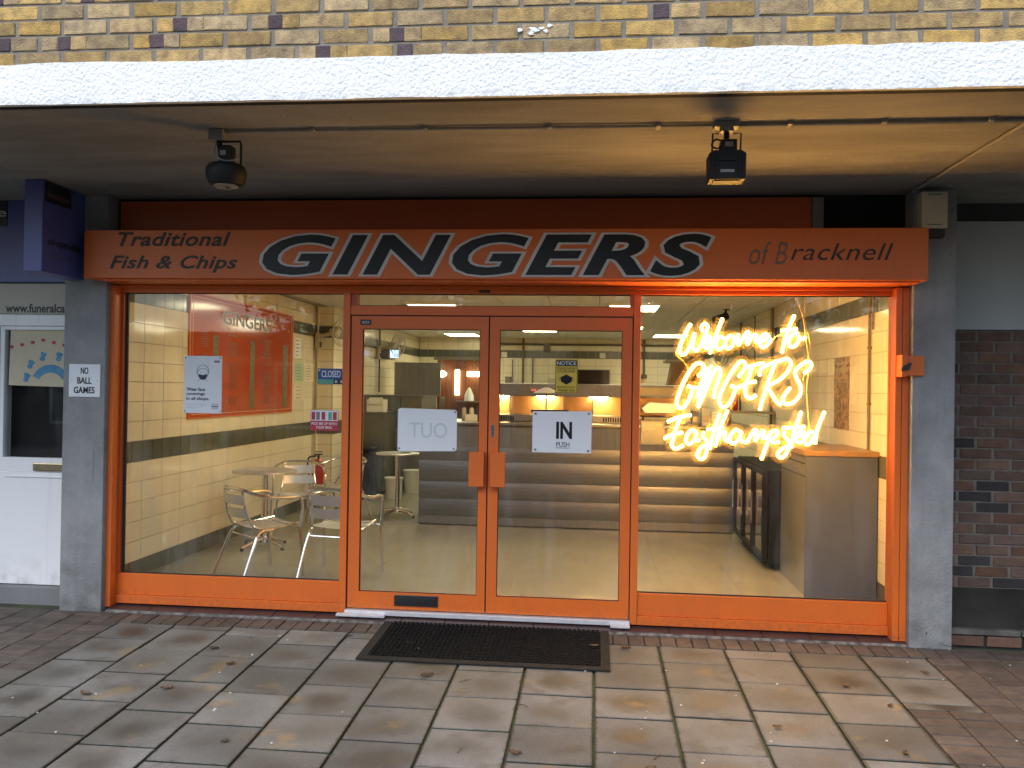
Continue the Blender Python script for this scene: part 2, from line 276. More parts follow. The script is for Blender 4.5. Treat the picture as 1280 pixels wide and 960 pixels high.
# ------------------------------------------------------------------ mesh building
class MB:
    def __init__(s): s.v = []; s.f = []
    def add(s, vs, fs):
        o = len(s.v); s.v += [tuple(v) for v in vs]; s.f += [tuple(i+o for i in f) for f in fs]; return s
    def box(s, x0, x1, y0, y1, z0, z1):
        return s.add([(x0, y0, z0), (x1, y0, z0), (x1, y1, z0), (x0, y1, z0), (x0, y0, z1), (x1, y0, z1), (x1, y1, z1), (x0, y1, z1)],
                     [(0, 3, 2, 1), (4, 5, 6, 7), (0, 1, 5, 4), (1, 2, 6, 5), (2, 3, 7, 6), (3, 0, 4, 7)])
    def tube(s, pts, r, n=8, closed=False):
        pts = [Vector(p) for p in pts]; N = len(pts); rs = r if isinstance(r, (list, tuple)) else [r]*N
        up = Vector((0, 0, 1)); rings = []; prev = None
        for i, p in enumerate(pts):
            a = pts[i-1] if (i > 0 or closed) else p; b = pts[(i+1) % N] if (i < N-1 or closed) else p
            d = (b-a).normalized()
            if prev is None:
                x = d.orthogonal().normalized()
            else: x = (prev-d*prev.dot(d)).normalized()
            prev = x; y = d.cross(x)
            rings.append([p+rs[i]*(cos(2*pi*k/n)*x+sin(2*pi*k/n)*y) for k in range(n)])
        vs = [q for rg in rings for q in rg]; fs = []
        for i in range(N if closed else N-1):
            j = (i+1) % N
            for k in range(n): fs.append((i*n+k, i*n+(k+1) % n, j*n+(k+1) % n, j*n+k))
        if not closed: fs.append(tuple(range(n-1, -1, -1))); fs.append(tuple((N-1)*n+k for k in range(n)))
        return s.add(vs, fs)
    def cyl(s, c, r, z0, z1, n=20, r1=None):
        return s.tube([(c[0], c[1], z0), (c[0], c[1], z1)], [r, r if r1 is None else r1], n)
    def prism(s, poly, axis, a, b):
        """poly in the plane of the two other axes (in xyz order), extruded along axis from a to b"""
        def P(u, v, w): return {'x': (w, u, v), 'y': (u, w, v), 'z': (u, v, w)}[axis]
        n = len(poly)
        return s.add([P(u, v, a) for u, v in poly]+[P(u, v, b) for u, v in poly],
                     [tuple(range(n)), tuple(range(2*n-1, n-1, -1))]+[(i, i+n, (i+1) % n+n, (i+1) % n) for i in range(n)])
    def lathe(s, prof, c=(0, 0), n=24):
        vs = [(c[0]+r*cos(2*pi*k/n), c[1]+r*sin(2*pi*k/n), z) for r, z in prof for k in range(n)]
        fs = [(i*n+k, i*n+(k+1) % n, (i+1)*n+(k+1) % n, (i+1)*n+k) for i in range(len(prof)-1) for k in range(n)]
        fs += [tuple(range(n-1, -1, -1)), tuple((len(prof)-1)*n+k for k in range(n))]
        return s.add(vs, fs)
    def mesh(s, name, mat, smooth=False, bevel=0, off=(0, 0, 0)):
        me = bpy.data.meshes.new(name); bm = bmesh.new()
        vs = [bm.verts.new((v[0]-off[0], v[1]-off[1], v[2]-off[2])) for v in s.v]
        for f in s.f:
            try: bm.faces.new([vs[i] for i in f])
            except ValueError: pass
        bmesh.ops.recalc_face_normals(bm, faces=bm.faces)
        if bevel: bmesh.ops.bevel(bm, geom=[e for e in bm.edges if e.is_manifold and e.calc_face_angle(0) > .6], offset=bevel, segments=1 if bevel < .004 else 2, affect='EDGES', profile=.5, clamp_overlap=True)
        bm.to_mesh(me); bm.free(); me.materials.append(mat)
        if smooth: me.shade_smooth(); me.set_sharp_from_angle(angle=radians(38))
        return me
def link(name, me, parent=None, loc=(0, 0, 0)):
    o = bpy.data.objects.new(name, me); COL.objects.link(o); o.location = loc
    if parent is not None: o.parent = parent
    return o
def worldloc(o):
    p = Vector((0, 0, 0))
    while o is not None: p += Vector(o.location); o = o.parent
    return p
def part(name, mb, mat, parent, smooth=False, bevel=0, label=None):
    o = link(name, mb.mesh(name, mat, smooth, bevel, worldloc(parent)), parent)
    if label: o['label'] = label
    return o
def B(*a): return MB().box(*a)
def thing(name, label, cat, loc=(0, 0, 0), group=None):
    o = link(name, None, None, loc); o['label'] = label; o['category'] = cat
    if group: o['group'] = group
    return o
def solo(name, mb, mat, label, cat, group=None, smooth=False, bevel=0):
    xs = [v[0] for v in mb.v]; ys = [v[1] for v in mb.v]; zs = [v[2] for v in mb.v]
    c = ((min(xs)+max(xs))/2, (min(ys)+max(ys))/2, min(zs))
    o = link(name, mb.mesh(name, mat, smooth, bevel, c), None, c); o['label'] = label; o['category'] = cat
    if group: o['group'] = group
    return o
def struct(name, mb, mat, smooth=False, bevel=0):
    o = link(name, mb.mesh(name, mat, smooth, bevel)); o['kind'] = 'structure'; return o
def dup(o, parent=None):
    c = o.copy(); COL.objects.link(c); c.parent = parent
    for ch in list(o.children): dup(ch, c)
    return c
def spline(pts, k=5):
    P = [Vector(p) for p in pts]; out = []
    for i in range(len(P)-1):
        p0 = P[i-1] if i else P[i]*2-P[i+1]; p1, p2 = P[i], P[i+1]; p3 = P[i+2] if i+2 < len(P) else P[i+1]*2-P[i]
        for j in range(k):
            t = j/k; out.append(.5*((2*p1)+(-p0+p2)*t+(2*p0-5*p1+4*p2-p3)*t*t+(-p0+3*p1-3*p2+p3)*t**3))
    out.append(P[-1]); return out
def tmesh(s, box, mat, plane='front', d=0, shear=0, bold=0, grow=0, mirror=False, spacing=1, depth=.0015, name='lettering'):
    """one line of text as real thin geometry fitted to box (u0,u1,z0,z1); plane 'front' faces -y at y=d, 'left' faces +x at x=d, 'east' faces +x too"""
    def raw(off):
        cu = bpy.data.curves.new(name, 'FONT'); cu.body = s; cu.shear = shear; cu.offset = off; cu.resolution_u = 4; cu.space_character = spacing
        ob = bpy.data.objects.new(name, cu); me = bpy.data.meshes.new_from_object(ob)
        bpy.data.objects.remove(ob); bpy.data.curves.remove(cu); return me
    me = raw(bold); xs = [v.co.x for v in me.vertices]; ys = [v.co.y for v in me.vertices]
    u0, u1, z0, z1 = box; sx = (u1-u0)/(max(xs)-min(xs)); sz = (z1-z0)/(max(ys)-min(ys)); mx, my = min(xs), min(ys)
    if grow: bpy.data.meshes.remove(me); me = raw(bold+grow)
    for v in me.vertices:
        u = u0+(v.co.x-mx)*sx; z = z0+(v.co.y-my)*sz
        if mirror: u = u0+u1-u
        v.co = (u, d, z) if plane == 'front' else (d, u, z)
    bm = bmesh.new(); bm.from_mesh(me); r = bmesh.ops.extrude_face_region(bm, geom=bm.faces[:])
    dv = Vector((0, -depth, 0)) if plane == 'front' else Vector((depth, 0, 0))
    for g in r['geom']:
        if isinstance(g, bmesh.types.BMVert): g.co += dv
    bmesh.ops.recalc_face_normals(bm, faces=bm.faces); bm.to_mesh(me); bm.free(); me.shade_flat()
    me.materials.clear(); me.materials.append(mat); return me
def text(s, box, mat, parent, name='lettering', **k):
    me = tmesh(s, box, mat, name=name, **k); p = worldloc(parent); me.transform(Matrix.Translation(-p)); me.name = name
    return link(name, me, parent)

# ================================================================== SETTING
ZG = -.065; SL = .037
def gz(y): return ZG+SL*y
# ground: one sheet to the horizon, falling gently away from the building
g = MB().add([(-80, -80, gz(-80)-.05), (80, -80, gz(-80)-.05), (80, -.02, gz(0)-.05), (-80, -.02, gz(0)-.05), (80, 80, gz(0)-.05), (-80, 80, gz(0)-.05)], [(0, 1, 2, 3), (3, 2, 4, 5)])
struct('ground', g, GROUNDM)
pav = MB().add([(-9, -7.5, gz(-7.5)-.016), (9, -7.5, gz(-7.5)-.016), (9, .3, gz(.3)-.016), (-9, .3, gz(.3)-.016)], [(0, 1, 2, 3)])
pavement = struct('pavement', pav, JOINT)
# slabs
def slab_mesh(wx, wy, name, mat, t=.03, j=.0035):
    m = B(-wx/2, wx/2, -wy/2, wy/2, -t, 0)
    return m.mesh(name, mat, bevel=.004)
SROT = math.atan(SL); scache = {}
def lay(name, x0, x1, y0, y1, mat, gap, jz=.002):
    wx, wy = round(x1-x0-gap, 3), round(y1-y0-gap, 3)
    if wx < .03 or wy < .03: return
    key = (name, wx, wy)
    if key not in scache: scache[key] = slab_mesh(wx, wy, name, mat)
    cy = (y0+y1)/2; o = link(name, scache[key], pavement, ((x0+x1)/2, cy, gz(cy)+random.uniform(-jz, jz)))
    o.rotation_euler = (SROT+random.uniform(-.006, .006), random.uniform(-.006, .006), random.uniform(-.006, .006)); return o
colx = [-3.27+.4125*0, -2.857, -2.444, -2.042, -1.628, -1.212, -.803, -.393, .02, .435, .853, 1.268, 1.70]
first = {0: -.66, 1: -.42, 2: -.50, 3: -.62, 4: -.45, 5: -.70, 6: -.52, 7: -.43, 8: -.68, 9: -.63, 10: -.50, 11: -.60}
for i in range(len(colx)-1):
    x0, x1 = colx[i], colx[i+1]
    y = -.345
    f = first.get(i)
    rows = []
    if f is not None: rows.append((f, y)); y = f
    while y > -5.2: rows.append((y-.398, y)); y -= .398
    for a, b in rows: lay('paving_slab', x0, x1, a, b, SLAB, .014)
for i in range(4):   # slabs to the left of the paver patch
    x1 = -3.27-i*.4125; y = -1.25
    while y > -3.4: lay('paving_slab', x1-.4125, x1, y-.398, y, SLAB, .011); y -= .398
# soldier course of block pavers against the threshold strip
x = -3.6
while x < 2.35: lay('block_paver', x, x+.104, -.338, -.140, PAVER, .008); x += .104
fil = part('mortar_fillet', MB().add([(-3.5, -.140, gz(-.14)+.001), (2.07, -.140, gz(-.14)+.001), (2.07, -.123, gz(-.12)+.012), (-3.5, -.123, gz(-.12)+.012), (-3.5, -.140, -.09), (2.07, -.140, -.09), (2.07, -.123, -.09), (-3.5, -.123, -.09)], [(0, 1, 2, 3), (0, 4, 5, 1), (3, 2, 6, 7), (0, 3, 7, 4), (1, 5, 6, 2)]), pm('stained_mortar', (.20, .19, .175), (.06, .055, .05), 14, rough=.9, contrast=2), pavement)
# paver patches left and right
for a, b in ((-.70, -.345), (-1.08, -.70), (-1.172, -1.08)): lay('paving_slab', 1.70, 2.11, a, b, SLAB, .014)
for r in range(11):
    y1 = -.125-r*.1035; x = -5.36
    while x < -3.28:
        a, b = x, min(x+.209, -3.272)
        if b > -3.6 and r < 2 and a > -3.62: x += .209; continue
        lay('block_paver', a, b, y1-.1035, y1, PAVER, .008); x += .209
for r in range(22):
    y1 = -.34-r*.1035; x0 = 2.115 if y1 > -1.10 else 1.705; x = x0
    while x < 3.6:
        a, b = max(x, x0), x+.209; lay('block_paver', a, b, y1-.1035, y1, PAVER, .008); x += .209
for r in range(2):
    y1 = -.13-r*.1035; x = 2.36
    while x < 3.6: lay('block_paver', x, x+.209, y1-.1035, y1, PAVER, .008); x += .209
# threshold strip of red quarry tiles
x = -3.5
while x < 2.07:
    o = lay('quarry_tile', x, x+.31, -.122, .02, QUARRY, .003, .0005); o.location.z = -.046+random.uniform(-.0008, .0008); o.rotation_euler = (.09, 0, 0); x += .31
# interior floor
flo = struct('floor', B(-3.72, 2.24, .03, 11.6, -.12, -.012), GRID)
x = -3.70
fl_me = {}
for i in range(10):
    for j in range(9):
        x0 = -3.70+i*.61; y0 = .03+j*.61; x1 = min(x0+.61, 2.2)
        k = round(x1-x0, 3)
        if k < .05: continue
        if k not in fl_me: fl_me[k] = B(-k/2+.0006, k/2-.0006, -.3044, .3044, -.012, 0).mesh('floor_tile', FLOORM)
        link('floor_tile', fl_me[k], flo, ((x0+x1)/2, y0+.305, 0))
o = part('floor_sheet', B(-3.70, 2.2, 5.52, 11.6, -.011, 0), FLOORM, flo)
# interior ceiling with tiles
cei = struct('ceiling', B(-3.72, 2.24, .12, 11.6, 2.662, 2.70), GRID)
ct_me = {}
LIGHTS = [(-2.06, 4.85), (.47, 4.85), (-2.06, 1.8), (.47, 1.8), (.47, 8.2), (-1.6, 7.6), (1.4, 10.2), (-1.0, 8.9), (-2.6, 10.4)]  # last two lamps are unseen, added to brighten the back kitchen
for i in range(10):
    for j in range(12):
        x0 = -3.56+i*.6; y0 = .15+j*.6
        x0c, x1c = max(x0, -3.7), min(x0+.6, 2.2); k = round(x1c-x0c, 3)
        if k < .05: continue
        if k not in ct_me: ct_me[k] = B(-k/2+.006, k/2-.006, -.294, .294, -.008, .004).mesh('ceiling_tile', CEILT, bevel=.002)
        link('ceiling_tile', ct_me[k], cei, ((x0c+x1c)/2, y0+.3, 2.658+random.uniform(-.001, .001)))
part('ceiling_panel', B(-3.70, 2.2, 7.36, 11.6, 2.651, 2.661), CEILT, cei)
for i, (lx, ly) in enumerate(LIGHTS):
    lab = ['lit ceiling light left of centre seen through the transom glass', 'lit ceiling light near the right mullion, half hidden by it', 'lit ceiling light above the table near the left window',
           'lit ceiling light behind the fascia over the shop floor, right half', 'small far lit ceiling light over the kitchen, right of the mullion', 'lit ceiling light over the kitchen passage on the left', 'lit ceiling light in the far right corner of the kitchen', 'lit ceiling light over the middle of the kitchen hidden by the door head', 'lit ceiling light in the far left corner over the timber partition'][i]
    t = thing('ceiling_light', lab, 'ceiling light', (lx, ly, 2.65), 'ceiling lights of the shop')
    w2, d2 = .30, (.40 if i != 4 else .3)
    fr = MB().box(lx-w2-.02, lx+w2+.02, ly-d2-.02, ly-d2, 2.625, 2.650).box(lx-w2-.02, lx+w2+.02, ly+d2, ly+d2+.02, 2.625, 2.650).box(lx-w2-.02, lx-w2, ly-d2, ly+d2, 2.625, 2.650).box(lx+w2, lx+w2+.02, ly-d2, ly+d2, 2.625, 2.650)
    part('housing', fr, WHITEPL, t); part('diffuser', B(lx-w2, lx+w2, ly-d2, ly+d2, 2.632, 2.645), PANELL, t)

# tiled side walls
def tile_meshes(mat, wy, hz, nm):
    return B(-.003, .005, -wy/2+.002, wy/2-.002, -hz/2+.002, hz/2-.002).mesh(nm, mat, bevel=.0015)
ROWS = [(0, .139, 'g')]+[(.139+i*.1608, .139+(i+1)*.1608, 'c') for i in range(5)]+[(.943, 1.114, 'g')]+[(1.114+i*.16029, 1.114+(i+1)*.16029, 'c') for i in range(7)]+[(2.236, 2.391, 'g')]+[(2.391, 2.52, 'c'), (2.52, 2.65, 'c')]
tcache = {}
def tiled_side(name, xs, sgn, label, skip):
    t = thing(name, label, 'tiled wall', (xs, 0, 0))
    xb0, xb1 = (xs-.16, xs-.004) if sgn > 0 else (xs+.004, xs+.10)
    part('backing', B(xb0, xb1, .02, 5.05, -.01, 2.655), GROUT, t)
    xc0, xc1 = (xs-.16, xs) if sgn > 0 else (xs, xs+.10)
    part('far_tiling', B(xc0, xc1, 5.052, 11.7, -.01, 2.655), FARTILE_YZ, t)
    part('far_band', B(min(xs, xs+sgn*.006), max(xs, xs+sgn*.006), 5.056, 11.6, 2.236, 2.391), FARBAND_YZ, t)
    part('far_skirting', B(min(xs, xs+sgn*.006), max(xs, xs+sgn*.006), 5.056, 11.6, 0.001, .139), FARBAND_YZ, t)
    part('far_dado', B(min(xs, xs+sgn*.006), max(xs, xs+sgn*.006), 5.056, 11.6, .943, 1.114), FARBAND_YZ, t)
    for z0, z1, c in ROWS:
        wy = .16 if c == 'g' else .32
        n = int((5.05-.06)/wy); key = (c, round(z1-z0, 3), wy)
        if key not in tcache: tcache[key] = tile_meshes(GREENT if c == 'g' else CREAM, wy, z1-z0, 'wall_tile')
        for k in range(n+1):
            yc = .055+wy*(k+.5)
            if yc+wy/2 > 5.08 or skip(yc, (z0+z1)/2): continue
            o = link('wall_tile', tcache[key], t, (random.uniform(-.0006, .0006), yc, (z0+z1)/2)); o.rotation_euler = (0, random.uniform(-.0018, .0018), random.uniform(-.0018, .0018))
    return t
tiled_side('tiled_wall', -3.709, 1, 'cream tiled left wall with dark green bands behind the menu board', lambda y, z: 1.65 < y < 3.85 and 1.36 < z < 2.3)
tiled_side('tiled_wall', 2.20, -1, 'cream tiled right wall with dark green bands beside the neon sign', lambda y, z: (y < .45) or (.95 < y < 1.7 and z < 1.0) or (y > 1.8 and z < .85))
t = thing('tiled_wall', 'cream tiled back wall of the kitchen with one dark green band', 'tiled wall', (0, 11.6, 0))
part('tiling', B(-3.70, 2.19, 11.6, 11.75, 0, 2.655), FARTILE_XZ, t)
part('band', B(-3.70, 2.19, 11.594, 11.6, 2.236, 2.391), FARBAND_XZ, t)
t = thing('tiled_pier', 'shallow tiled pier on the left wall below the wall fan', 'pier', (-3.6, 5.2, 0))
part('tiling', B(-3.708, -3.50, 5.10, 5.50, .0, 2.655), FARTILE_XZ, t); part('band', B(-3.706, -3.494, 5.094, 5.506, 2.236, 2.391), FARBAND_XZ, t); part('dado_band', B(-3.706, -3.494, 5.094, 5.506, .943, 1.114), FARBAND_XZ, t)

# ------------------------------------------------------------------ building shell
# canopy slab
can = thing('concrete_canopy', 'white edged concrete canopy over the shopfront with weathered brown underside', 'canopy', (0, -1, 2.945))
part('drip_groove_shade', B(-9, 9, -2.029, -1.985, 2.9405, 2.9445), HOLE, can)  # thin black strip painted in place of a shaded drip groove
part('soffit', B(-9, 9, -2.03, 12.2, 2.945, 3.13), SOFFIT, can)
N = 150; vs = []; fs = []
for i in range(N+1):
    x = -9+18*i/N; b = random.uniform(-.003, .003); tt = random.uniform(-.004, .006)
    vs += [(x, -2.062+random.uniform(-.0015, .0015), 2.938+b), (x, -2.058+random.uniform(-.0015, .0015), 3.136+tt), (x, -2.03, 3.15+tt), (x, -2.03, 2.94)]
for i in range(N):
    a, c = i*4, i*4+4
    fs += [(a, c, c+1, a+1), (a+1, c+1, c+2, a+2), (a+2, c+2, c+3, a+3), (a+3, c+3, c, a)]
o = part('render_band', MB().add(vs, fs), WHITEREND, can); 
# upper brick wall
bw = thing('brick_wall', 'yellow stock brick wall above the white canopy edge', 'brick wall', (0, -2, 3.13))
part('mortar', B(-4.2, 3.2, -2.0495, -1.8, 3.132, 3.72), MORTAR, bw)
part('upper_brickwork', B(-9, 9, -2.045, -1.8, 3.722, 6.5), FARBRICK, bw)
part('side_brickwork', MB().box(-9, -4.202, -2.045, -1.8, 3.132, 3.72).box(3.202, 9, -2.045, -1.8, 3.132, 3.72), FARBRICK, bw)
def brick_variants(L, mat, nm, H=.065, D=.03, n=5, ch=.004):
    out = []
    for k in range(n):
        m = B(-L/2, L/2, -D/2, D/2, -H/2, H/2); bm_me = m.mesh(nm, mat, bevel=ch)
        for v in bm_me.vertices: v.co += Vector((random.uniform(-.0022, .0022), random.uniform(-.0012, .0012), random.uniform(-.0018, .0018)))
        out.append(bm_me)
    return out
YB = brick_variants(.214, YBRICK, 'brick'); YH = brick_variants(.080, YBRICK, 'brick', n=3); PH = brick_variants(.072, PBRICK, 'brick', n=3)
for r in range(8):
    zc = 3.128+.0765*r+.0325; x = -4.15+(r % 2)*.118
    while x < 3.1:
        j = random.random()
        if j < .05:
            wp = random.uniform(.75, 1.35); link('brick', random.choice(YH), bw, (x-.065, -.040+random.uniform(-.002, .002), zc-3.13)); link('brick', random.choice(PH), bw, (x+.012, -.040, zc-3.13)); link('brick', random.choice(YH), bw, (x+.09-.004, -.040, zc-3.13))
        elif j < .085:
            link('brick', random.choice(PH), bw, (x-.07, -.040, zc-3.13)); o = link('brick', random.choice(YH), bw, (x+.04, -.040, zc-3.13)); o.scale = (1.6, 1, 1)
        else:
            link('brick', random.choice(YB), bw, (x, -.040+random.uniform(-.002, .002), zc-3.13))
        x += .2365
m = MB()
for k in range(9):
    a_, b_ = random.uniform(-.07, .07), random.uniform(-.016, .016); m.prism([(-.30+a_+random.uniform(.008, .02)*cos(q), 3.235+b_+a_*.15+random.uniform(.004, .010)*sin(q)) for q in [2*pi*j/9 for j in range(9)]], 'y', -2.0585-.0004*k, -2.050)
part('paint_splash', m, WHITEREND, bw)
# pillars
def pillar(x0, x1, label, grp=None):
    t = thing('concrete_pillar', label, 'pillar', ((x0+x1)/2, 0, -.09)); m = MB(); n = 14
    o = part('shaft', B(x0, x1, -.15, .018, -.10, 2.944), CONC, t, bevel=.006); return t
pl = pillar(-3.845, -3.525, 'grey concrete pillar on the left carrying the no ball games sign')
pr = pillar(2.075, 2.345, 'grey concrete pillar on the right beside the recessed red brick wall')
part('crack', MB().tube([(2.262, -.1505, -.03), (2.285, -.1505, -.042), (2.31, -.1505, -.045), (2.345, -.1505, -.052)], .0016, 4), HOLE, pr)
part('drill_hole', MB().tube([(2.185, -.148, .035), (2.183, -.1508, .02)], .0035, 6), HOLE, pr)
part('crack', MB().tube([(-3.60, -.1505, 1.1), (-3.598, -.1505, .98), (-3.604, -.1505, .86)], .0010, 4), HOLE, pl)
# right recess
rb = thing('brick_wall', 'recessed dark red brick wall right of the right pillar', 'brick wall', (3, .35, .24))
part('mortar', B(2.32, 5.2, .338, .5, .0, 2.05), MORTAR_D, rb)
part('side_brickwork', B(5.202, 9, .34, .5, .0, 2.05), FARRED, rb)
RB = brick_variants(.214, RBRICK, 'brick', n=4); DB = brick_variants(.214, DBRICK, 'brick', n=3); RH = brick_variants(.100, RBRICK, 'brick', n=3)
for r in range(24):
    zc = .24+.0755*r+.033; x = 2.45+(r % 2)*.118
    if zc > 2.03: break
    if r % 2: link('brick', random.choice(RH), rb, (2.372-3, -.004, zc-.24))
    while x < 4.4:
        link('brick', random.choice(DB if random.random() < .24 else RB), rb, (x-3, -.004+random.uniform(-.002, .002), zc-.24)); x += .2365
solo('wall_panel', B(2.36, 9, .325, .37, 2.056, 2.825), GREYPANEL, 'pale grey painted panel above the recessed red brick wall', 'panel', bevel=.004)
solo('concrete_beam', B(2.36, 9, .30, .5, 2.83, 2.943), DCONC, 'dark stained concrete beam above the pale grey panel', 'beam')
slabm = MB().add([(2.35, -.06, .035), (9, -.06, .035), (9, .352, .2395), (2.35, .352, .2395), (2.35, -.06, -.12), (9, -.06, -.12), (9, .352, -.12), (2.35, .352, -.12)], [(0, 1, 2, 3), (0, 4, 5, 1), (4, 7, 6, 5), (0, 3, 7, 4), (1, 5, 6, 2), (3, 2, 6, 7)])
ledge = struct('stone_ledge', slabm, pm('wet_dark_stone', (.040, .039, .036), (.014, .014, .013), 4, rough=.45, rvar=.2, bump=.5), bevel=.006)
for k in range(8): part('kerb_stone', B(2.352+k*.46, 2.352+k*.46+.452, -.085, -.015, .012, .046), pm('pale_kerb_stone', (.13, .125, .115), (.05, .05, .045), 7, rough=.8, bump=.5), ledge, bevel=.004)
for k in range(14): link('brick', random.choice(RB), ledge, (2.47+k*.2365, -.062, -.030))
for k in range(3): part('joint_strip', MB().add([(2.9+k*.62, .0, .0625), (2.912+k*.62, .0, .0625), (2.912+k*.62, .33, .2285), (2.9+k*.62, .33, .2285)], [(0, 1, 2, 3)]), HOLE, ledge)
# outer closing walls left, right and back (solid party walls of the terrace)
solo('party_wall', B(2.302, 2.36, .30, 12, -.1, 2.943), DCONC, 'party wall between the shop and the building on its right', 'wall')
solo('rear_wall', B(-9, 9, 11.76, 12.0, -.1, 2.943), DCONC, 'rear outside wall closing the terrace of shops', 'wall')

# ================================================================== NEIGHBOUR ON THE LEFT
nb = thing('neighbouring_shopfront', 'white and blue shopfront at the left edge with a web address over its door', 'shopfront', (-4.6, 0, 0))
part('wall', MB().box(-9, -3.84, .30, .5, -.1, 2.943), DCONC, nb)
part('step', B(-9, -3.835, .0, .30, -.12, .05), SKIRTGREY, nb, bevel=.006)
part('door_frame', MB().box(-5.6, -3.9, .05, .30, 2.005, 2.092).box(-4.86, -4.50, .05, .30, .05, 2.005), UPVC, nb, bevel=.004)
dn = part('door', MB().box(-4.498, -3.86, .055, .11, .055, .90).box(-4.498, -3.86, .06, .11, .90, 1.01).box(-4.498, -4.462, .06, .11, 1.01, 2.003).box(-4.462, -3.86, .06, .11, 1.975, 2.003), UPVC, nb, bevel=.003)
part('pane', B(-4.462, -3.86, .085, .091, 1.008, 1.977), GLASS, dn)
part('bead', MB().box(-4.43, -3.86, .046, .055, .862, .874), UPVC, dn, bevel=.002)
ls = part('letter_plate', B(-4.205, -3.90, .040, .060, .912, .972), BRASS, dn, bevel=.006)
part('window', B(-9, -4.862, .07, .1, .05, 2.003), GLASS, nb)
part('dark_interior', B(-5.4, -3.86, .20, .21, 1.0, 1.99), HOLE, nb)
part('transom_panel', B(-9, -3.85, .045, .20, 2.096, 2.325), BEIGE, nb)
text('www.funeralcare.co.uk', (-4.447, -3.71, 2.105, 2.172), BLACKPRINT, nb, d=.0445, bold=.02)
part('fascia', B(-9, -3.852, .0, .29, 2.33, 2.942), BLUE, nb, bevel=.004)
part('logo_panel', B(-9, -4.415, -.006, .0, 2.75, 2.94), BLACK, nb)
text('co-operative', (-5.35, -4.42, 2.80, 2.88), SILVERPRINT, nb, d=-.007)
ps = thing('painted_poster', 'childs painting of a blue rainbow taped inside the white door window', 'poster', (-4.2, .0835, 1.55))
NOTEP = pm('cream_sugar_paper', (.62, .55, .40), (.56, .49, .34), 6, rough=.8)
BLUEPAINT = pm('blue_poster_paint', (.05, .20, .38), (.10, .33, .48), 30, rough=.6)
part('sheet', MB().prism([(-4.44, 1.555), (-3.86, 1.545), (-3.86, 1.975), (-4.43, 1.975)], 'y', .0815, .0835), NOTEP, ps)
for r0, r1, c0 in ((.10, .135, 0),):
    pts = [(-4.10+.16*cos(a)*1, 1.56+.155*sin(a)) for a in [pi*k/14 for k in range(2, 13)]]
    ins = [(-4.10+.105*cos(a), 1.56+.095*sin(a)) for a in [pi*k/14 for k in range(12, 1, -1)]]
    part('painted_arc', MB().prism(pts+ins, 'y', .0795, .0815), BLUEPAINT, ps)
for k, (hx, hz) in enumerate([(-4.30, 1.60), (-4.27, 1.70), (-4.17, 1.76), (-4.04, 1.76), (-3.95, 1.69)]):
    m = MB()
    m.prism([(hx+.022*cos(a), hz+.02*sin(a)) for a in [2*pi*q/10 for q in range(10)]], 'y', .0795, .0815)
    for q in range(4):
        a = pi*.25+q*.32+random.uniform(-.1, .1); L = .05
        m.prism([(hx+.015*cos(a-.5), hz+.015*sin(a-.5)), (hx+.015*cos(a+.5), hz+.015*sin(a+.5)), (hx+L*cos(a+.12), hz+L*sin(a+.12)), (hx+L*cos(a-.12), hz+L*sin(a-.12))], 'y', .0795-.0002*q, .0813)
    part('painted_hand', m, BLUEPAINT, ps)
for k in range(7): part('painted_spot', MB().prism([(-4.42+.085*k+.018*cos(a), 1.90-.02*abs(k-3)*.9+.014*sin(a)) for a in [2*pi*q/7 for q in range(7)]], 'y', .0800, .0815), REDP, ps)
# projecting box sign
sg = thing('projecting_sign', 'dark blue projecting box sign hung under the canopy at left', 'sign', (-3.77, -.4, 2.3))
part('box', B(-3.832, -3.700, -.62, -.12, 2.325, 2.942), BLUE, sg, bevel=.004)
part('black_plate', B(-3.700, -3.696, -.60, -.32, 2.80, 2.935), BLACK, sg)
text('funeralcare', (-.58, -.34, 2.835, 2.875), FADED2, sg, plane='left', d=-3.6955)
text('co-operative', (-.56, -.20, 2.50, 2.565), BLACK, sg, plane='left', d=-3.6995, bold=.02)
PURP = pm('dull_violet_print', (.10, .085, .16), rough=.6)
text('the', (-.56, -.50, 2.60, 2.635), PURP, sg, plane='left', d=-3.6995)
part('print_block', MB().box(-3.6995, -3.698, -.54, -.26, 2.425, 2.432).box(-3.6995, -3.698, -.54, -.28, 2.445, 2.452), PURP, sg)
# no ball games sign
t = thing('pillar_sign', 'small white enamel sign reading NO BALL GAMES on the left pillar', 'sign', (-3.677, -.16, 1.479))
part('plate', B(-3.797, -3.557, -.158, -.151, 1.479, 1.717), PAPER, t, bevel=.002)
text('NO', (-3.706, -3.648, 1.645, 1.693), BLACKPRINT, t, d=-.1582, bold=.02); text('BALL', (-3.731, -3.622, 1.575, 1.622), BLACKPRINT, t, d=-.1582, bold=.02); text('GAMES', (-3.757, -3.597, 1.505, 1.553), BLACKPRINT, t, d=-.1582, bold=.02)
for x in (-3.776, -3.578): part('screw', MB().tube([(x, -.158, 1.598), (x, -.1605, 1.598)], .004, 8), ALU, t)

# ================================================================== SHOPFRONT
sf = thing('shopfront', 'orange aluminium shopfront of two windows and a pair of glazed doors', 'shopfront', (-.7, 0, 0))
# posts
part('post', B(-3.553, -3.487, -.10, .05, -.045, 2.30), ORANGE, sf, bevel=.002)
part('post', MB().box(1.985, 2.026, -.10, .05, -.047, 2.30).box(2.030, 2.074, -.097, .05, -.047, 2.30), ORANGE, sf, bevel=.002)
part('side_channel', MB().box(-3.486, -3.468, -.02, .04, .18, 2.255), ORANGE_D, sf); part('gasket', MB().box(-3.468, -3.452, .012, .03, .18, 2.255), DARKSEAL, sf)
